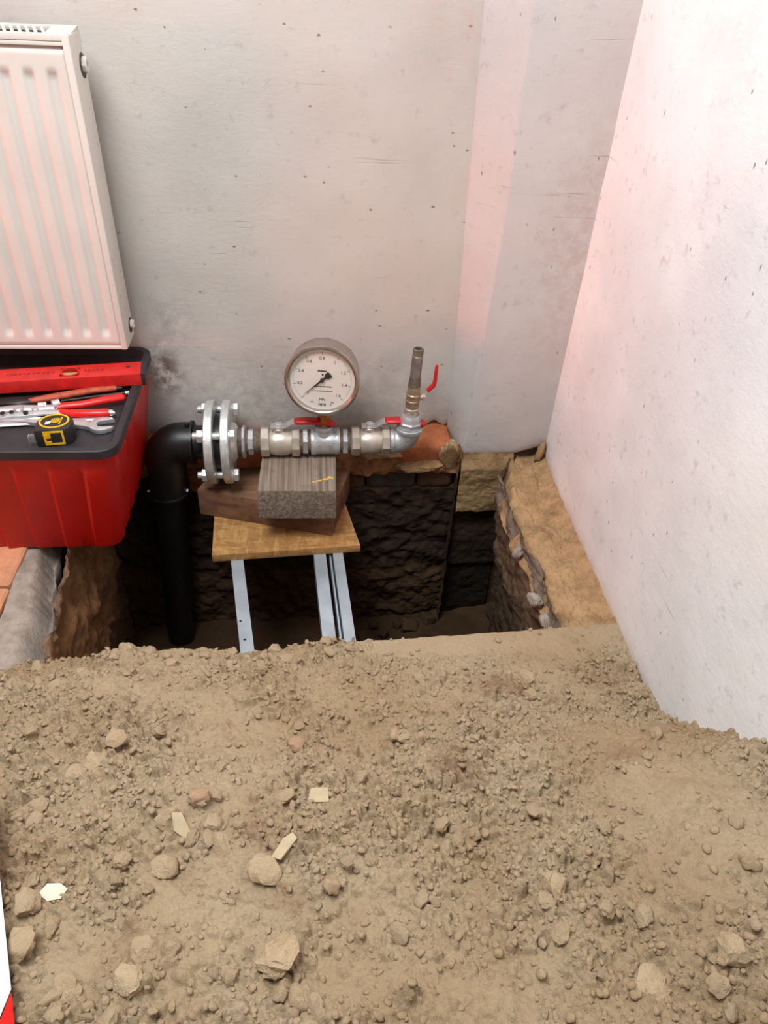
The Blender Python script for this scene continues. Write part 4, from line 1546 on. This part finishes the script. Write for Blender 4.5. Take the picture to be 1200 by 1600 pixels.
obj('lid', mb, 'bin_black', bin_, 30)

# spirit level
la, lb = Vector((-0.5948, -0.1600, 0)), Vector((-0.3285, -0.1250, 0))
ld = (lb - la).normalized()
LL = 0.60
lv = thing('spirit_level', 'red box spirit level lying flat across the bin lid', 'spirit level', (lb.x - ld.x * LL / 2, lb.y - 0.025 - ld.y * LL / 2, LZ), (0, 0, math.atan2(ld.y, ld.x)))
hw, lt = 0.0255, 0.024
vx = LL / 2 - 0.136          # vial window
mb = MB()
mb.box(((-LL / 2 + vx - 0.017) / 2, 0, lt / 2), (vx - 0.017 + LL / 2, hw * 2, lt), 0.0015)
mb.box(((LL / 2 - 0.004 + vx + 0.017) / 2, 0, lt / 2), (LL / 2 - 0.004 - vx - 0.017, hw * 2, lt), 0.0015)
for s_ in (-1, 1):
    mb.box((vx, s_ * (hw - 0.0045), lt / 2), (0.04, 0.009, lt), 0.0015)
obj('level_body', mb, 'level_red', lv, local=True)
mb = MB()
outr = [(vx + 0.0175 * math.cos(a), 0.0170 * math.sin(a)) for a in np.linspace(0, 2 * PI, 33)[:-1]]
inr = [(vx + 0.0145 * math.cos(a), 0.0140 * math.sin(a)) for a in np.linspace(0, 2 * PI, 33)[:-1]]
vv_ = [(a, b, z) for z in (0.004, lt + 0.0006) for a, b in outr] + [(a, b, z) for z in (0.004, lt + 0.0006) for a, b in inr]
ff_ = []
for i in range(32):
    k = (i + 1) % 32
    ff_ += [(i, k, 32 + k, 32 + i), (64 + i, 64 + k, 96 + k, 96 + i), (32 + i, 32 + k, 96 + k, 96 + i), (i, k, 64 + k, 64 + i)]
mb.add(vv_, ff_)
obj('vial_surround', mb, 'level_red', lv, local=True)
mb = MB()
mb.tube([(vx - 0.016, 0, 0.013), (vx + 0.016, 0, 0.013)], 0.0085, 20)
mb.box((vx, 0, 0.004), (0.03, 0.028, 0.002))
obj('vial', mb, 'vial', lv, local=True)
mb = MB()
mb.box((LL / 2 - 0.002, 0, lt / 2), (0.008, hw * 2 + 0.001, lt + 0.001), 0.001)
mb.box((-LL / 2, 0, lt / 2), (0.008, hw * 2 + 0.001, lt + 0.001), 0.001)
obj('end_cap', mb, 'bin_black', lv, local=True)
mb = MB()
mb.lathe([(0.0035, 0), (0.0035, 0.0004)], Matrix.Translation((LL / 2 - 0.030, 0.006, lt)), 14)
obj('hanging_hole', mb, 'ink', lv, local=True)  # dark disc on the face in place of the hole's inner shade
mb = MB()
rr_ = random.Random(3)
for x0_, x1_ in ((vx + 0.028, vx + 0.066), (vx - 0.11, vx - 0.03)):
    x = x0_
    while x < x1_:
        ln = rr_.uniform(0.003, 0.007)
        mb.box((x, 0.001, lt), (ln, 0.006, 0.0003))
        x += ln + 0.003
    obj('printed_lettering', mb, 'ink_red', lv, local=True)
    mb = MB()


def P2(px, py, z):
    p = U(px, py, z)
    return Vector((p.x, p.y, z))


# locking pliers with red grips
pz = LF + 0.011
plr = thing('locking_pliers', 'chrome locking pliers with bright red grips on the bin lid', 'pliers', P2(90, 642, LF))
mb = MB()
mb.tube([P2(88, 637, pz + .002), P2(97, 635, pz + .002), P2(130, 632, pz + .003), P2(165, 625, pz + .002), P2(190, 621, pz + .001), P2(195.5, 621, pz + .001)], [0.0075, 0.0082, 0.0085, 0.0088, 0.0088, 0.005], 16, True, 0.8)
obj('grip', mb, 'tool_red', plr, 60)
mb = MB()
mb.tube([P2(95, 644, pz), P2(104, 646, pz), P2(140, 646, pz), P2(168, 645, pz), P2(173, 645, pz)], [0.0072, 0.0085, 0.0092, 0.0088, 0.006], 16, True, 0.8)
obj('grip', mb, 'tool_red', plr, 60)
mb = MB()
mb.tube([P2(171, 645, pz), P2(175, 645, pz), P2(180, 646, pz)], [0.006, 0.0062, 0.0025], 14)
obj('adjusting_screw', mb, 'chrome', plr)
mb = MB()
mb.tube([P2(-40, 645, pz), P2(0, 641, pz), P2(30, 639, pz), P2(60, 639, pz), P2(94, 636, pz)], [0.006, 0.009, 0.011, 0.010, 0.0075], 12, True, 0.6)
mb.tube([P2(-40, 655, pz - .001), P2(0, 653, pz - .001), P2(15, 650, pz), P2(40, 648, pz), P2(70, 645, pz), P2(98, 645, pz)], [0.004, 0.007, 0.009, 0.010, 0.009, 0.0075], 12, True, 0.55)
q = P2(30, 643, pz)
mb.lathe([(0.009, -0.008), (0.009, 0.007), (0.007, 0.009)], Matrix.Translation(q), 18)
q = P2(56, 643, pz)
mb.lathe([(0.006, -0.008), (0.006, 0.007), (0.005, 0.008)], Matrix.Translation(q), 14)
obj('jaw_plates', mb, 'chrome', plr, 35)
for px, py, r in ((18, 644, .004), (40, 645, .0045), (4, 646, .004)):
    mb = MB()
    q = P2(px, py, pz + 0.006)
    mb.lathe([(r, 0), (r, 0.002), (r * 0.6, 0.0026)], Matrix.Translation(q), 12)
    obj('rivet', mb, 'black_steel', plr)
mb = MB()
c = P2(88, 630, pz + .006)
mb.tube([P2(82, 633, pz + .006), P2(93, 630, pz + .006)], 0.0085, 18)
mb.tube([P2(60, 633, pz + .003), P2(73, 632, pz + .003)], 0.005, 12)
obj('sliding_ring', mb, 'chrome', plr)

# worn pliers with orange grips behind them
pz = LF + 0.009
old = thing('water_pump_pliers', 'worn dark pliers with faded orange grips behind the chrome pliers', 'pliers', P2(60, 625, LF))
mb = MB()
mb.tube([P2(45, 627, pz), P2(75, 622, pz), P2(110, 616, pz), P2(145, 610, pz), P2(178, 607, pz), P2(184, 606.5, pz)], [0.006, 0.0085, 0.0085, 0.0080, 0.0070, 0.0045], 14, True, 0.75)
obj('grip', mb, 'orange_grip', old, 60)
mb = MB()
mb.tube([P2(182, 607, pz), P2(191, 606, pz)], [0.0045, 0.0035], 12)
mb.tube([P2(-40, 630, pz), P2(10, 629, pz), P2(30, 629, pz), P2(48, 627, pz)], [0.006, 0.010, 0.011, 0.007], 12, True, 0.6)
obj('jaw', mb, 'black_steel', old)
sd = thing('steel_rod', 'thin dark steel rod with bright tip beside the worn orange pliers', 'rod', P2(150, 620, LF))
pz = LF + 0.004
mb = MB()
mb.tube([P2(96, 627, pz), P2(150, 620, pz), P2(198, 614, pz)], 0.0034, 12)
obj('shaft', mb, 'black_steel', sd)
mb = MB()
mb.tube([P2(196, 614.2, pz), P2(202, 613.5, pz)], [0.0040, 0.0036], 14)
obj('tip', mb, 'chrome', sd)


# spanners
def spanner(name, label, head, tail, size, wsh, th, z, open_ang=0.0, mat='chrome'):
    A, B = P2(head[0], head[1], z), P2(tail[0], tail[1], z)
    d = A - B
    ang = math.atan2(d.y, d.x)
    t = thing(name, label, 'spanner', (A.x, A.y, z), (0, 0, ang))
    R_ = size
    out = []
    # head: round with a jaw slot opening forward
    gap = R_ * 0.46
    sl = 0.26
    c, s = math.cos(sl), math.sin(sl)
    rot = lambda p: (p[0] * c - p[1] * s, p[0] * s + p[1] * c)
    a0 = math.asin(gap / R_)
    for k in range(18):
        a = a0 + (PI - 0.42 - a0) * k / 17
        rr = R_ * (1.08 if k < 4 else 1.0)
        out.append(rot((rr * math.cos(a), rr * math.sin(a))))
    L = d.length
    out.append((-R_ * 1.35, wsh * 1.1))
    out.append((-R_ * 2.2, wsh))
    out.append((-L, wsh))
    out.append((-L, -wsh))
    out.append((-R_ * 2.2, -wsh))
    out.append((-R_ * 1.35, -wsh * 1.1))
    for k in range(18):
        a = (PI + 0.42) + (2 * PI - a0 - PI - 0.42) * k / 17
        rr = R_ * (1.08 if k > 13 else 1.0)
        out.append(rot((rr * math.cos(a), rr * math.sin(a))))
    out.append(rot((R_ * 0.2, -gap)))
    out.append(rot((-R_ * 0.25, -gap * 0.75)))
    out.append(rot((-R_ * 0.38, 0)))
    out.append(rot((-R_ * 0.25, gap * 0.75)))
    out.append(rot((R_ * 0.2, gap)))
    mb = MB()
    mb.prism(out, 0, th, None, 0.0016)
    obj('open_jaw_shank', mb, mat, t, 40, local=True)
    mb = MB()
    pr_ = [(R_ * 0.55, 0), (R_ * 0.98, 0), (R_ * 0.98, th * 1.1), (R_ * 0.55, th * 1.1), (R_ * 0.55, 0)]
    mb.lathe(pr_, Matrix.Translation((-L, 0, 0)), 28, False)
    obj('ring_end', mb, mat, t, 40, local=True)
    return t


spanner('combination_spanner', 'chrome open-ended spanner beside the tape measure at the lid edge', (160, 668), (-60, 655), 0.0225, 0.0095, 0.009, LF + 0.001)
s2 = thing('flat_spanner', 'long slim chrome spanner under the locking pliers', 'spanner', P2(90, 658, LF))
mb = MB()
A, B = P2(-40, 668, LF + .004), P2(176, 653, LF + .004)
mb.tube([A, P2(0, 664, LF + .004), P2(110, 657, LF + .004), P2(160, 653.5, LF + .004), B], [0.007, 0.0065, 0.006, 0.0055, 0.003], 10, True, 0.5)
obj('shank', mb, 'chrome', s2, 40)

# tape measure lying on its side
tz = LF
tc = P2(83, 657, tz + 0.036)
tm = thing('tape_measure', 'black and yellow tape measure lying on its side on the lid', 'tape measure', (tc.x, tc.y, tz), (0, 0, 0.12))
tm.scale = (0.86, 0.86, 0.92)
body = [(-.034, -.030), (.022, -.030), (.032, -.024), (.036, -.010), (.036, .008), (.030, .022), (.018, .031), (.0, .034), (-.016, .031), (-.028, .020), (-.034, .004)]
mb = MB()
mb.prism(body, 0.0, 0.036, None, 0.004)
tb_ = obj('case', mb, 'tm_black', tm, 40, local=True)
mb = MB()
no = 40
oo = [(0.001 + .029 * math.cos(a), 0.002 + .026 * math.sin(a)) for a in np.linspace(0, 2 * PI, no + 1)[:-1]]
ii = [(0.001 + .0255 * math.cos(a), 0.002 + .0225 * math.sin(a)) for a in np.linspace(0, 2 * PI, no + 1)[:-1]]
vv_ = [(a, b, z) for z in (0.035, 0.0375) for a, b in oo] + [(a, b, z) for z in (0.035, 0.0375) for a, b in ii]
ff_ = []
for i in range(no):
    k = (i + 1) % no
    ff_ += [(i, k, no + k, no + i), (2 * no + i, 2 * no + k, 3 * no + k, 3 * no + i), (no + i, no + k, 3 * no + k, 3 * no + i), (i, k, 2 * no + k, 2 * no + i)]
mb.add(vv_, ff_)
obj('label_ring', mb, 'yellow', tm, local=True)
mb = MB()
for k in range(5):
    mb.box((-0.004 + k * 0.0040, 0.005, 0.0363), (0.0026, 0.018 - abs(k - 2) * 0.002, 0.0006), 0, Euler((0, 0, -0.15)))
mb.box((0.013, 0.003, 0.0363), (0.003, 0.024, 0.0006), 0, Euler((0, 0, -0.15)))
obj('label_print', mb, 'yellow', tm, local=True)
mb = MB()
for k in range(3):
    mb.box((-0.014 + k * 0.0035, -0.003 + k * 0.001, 0.0363), (0.0026, 0.010, 0.0006), 0, Euler((0, 0, -0.15)))
obj('label_mark', mb, 'tape_white', tm, local=True)
mb = MB()
fx0, fx1, fz0, fz1 = -0.016, 0.018, 0.005, 0.031
for cx_, cz_, sx_, sz_ in (((fx0 + fx1) / 2, fz0, fx1 - fx0, 0.004), ((fx0 + fx1) / 2, fz1, fx1 - fx0, 0.004), (fx0, 0.018, 0.004, 0.030), (fx1, 0.018, 0.004, 0.030),
                             (fx0 + 0.006, 0.024, 0.010, 0.012), (fx0 + 0.006, 0.009, 0.010, 0.006)):
    mb.box((cx_, -0.0302, cz_), (sx_, 0.0016, sz_), 0.0005)
obj('front_panel', mb, 'yellow', tm, local=True)
mb = MB()
mb.box((-0.040, -0.024, 0.017), (0.012, 0.0012, 0.018), 0.0004, Euler((0, 0, 0.1)))
mb.box((-0.0455, -0.028, 0.017), (0.0014, 0.011, 0.019), 0.0004)
obj('blade_hook', mb, 'chrome', tm, local=True)

# ------------------------------------------------------------------ barrier tape
tp = thing('barrier_tape', 'red and white striped barrier tape at the lower left edge', 'barrier tape', (-0.40, -1.15, 0.2))
zA = max(on_heap(12, 1360).z, on_heap(5, 1420).z) + 0.020
zB = max(on_heap(25, 1590).z, on_heap(20, 1530).z) + 0.022
e0, e1 = U(-3, 1345, zA), U(23, 1602, zB)
dirn = Vector((e1.x - e0.x, e1.y - e0.y, 0)).normalized()
perp = Vector((dirn.y, -dirn.x, 0))
if perp.x > 0:
    perp = -perp
slope = (e1.z - e0.z) / (Vector((e1.x - e0.x, e1.y - e0.y)).length)
LT = (Vector((e1.x, e1.y)) - Vector((e0.x, e0.y))).length


def tpt(s, w_):
    p = e0 + dirn * s + perp * w_
    p.z = e0.z + slope * s + 0.004 * math.sin(s * 21 + w_ * 14) * (w_ > 0.001) + 0.05 * w_
    return p


# stripes slant across the tape; each stripe is a panel of the tape
bw, slant, TW = LT * 0.80, 0.55, 0.08
s0_ = LT * 0.02
for k in range(-1, 2):
    mb = MB()
    a0_, a1_ = s0_ + k * bw, s0_ + (k + 1) * bw
    if k == 0:
        a1_ = s0_ + bw * 0.98
    nn = 8
    V_, F_ = [], []
    for i in range(nn + 1):
        for j in range(5):
            w_ = TW * j / 4
            s = a0_ + (a1_ - a0_) * i / nn + w_ * slant * 3.0
            V_.append(tpt(s, w_))
    base_n = len(V_)
    V_ += [p - Vector((0, 0, 0.0005)) for p in V_]
    for i in range(nn):
        for j in range(4):
            a, b, c_, d_ = i * 5 + j, i * 5 + j + 1, (i + 1) * 5 + j + 1, (i + 1) * 5 + j
            F_ += [(a, b, c_, d_), (a + base_n, d_ + base_n, c_ + base_n, b + base_n)]
    mb.add(V_, F_)
    obj('white_stripe' if k % 2 == 0 else 'red_stripe', mb, 'tape_white' if k % 2 == 0 else 'tape_red', tp)
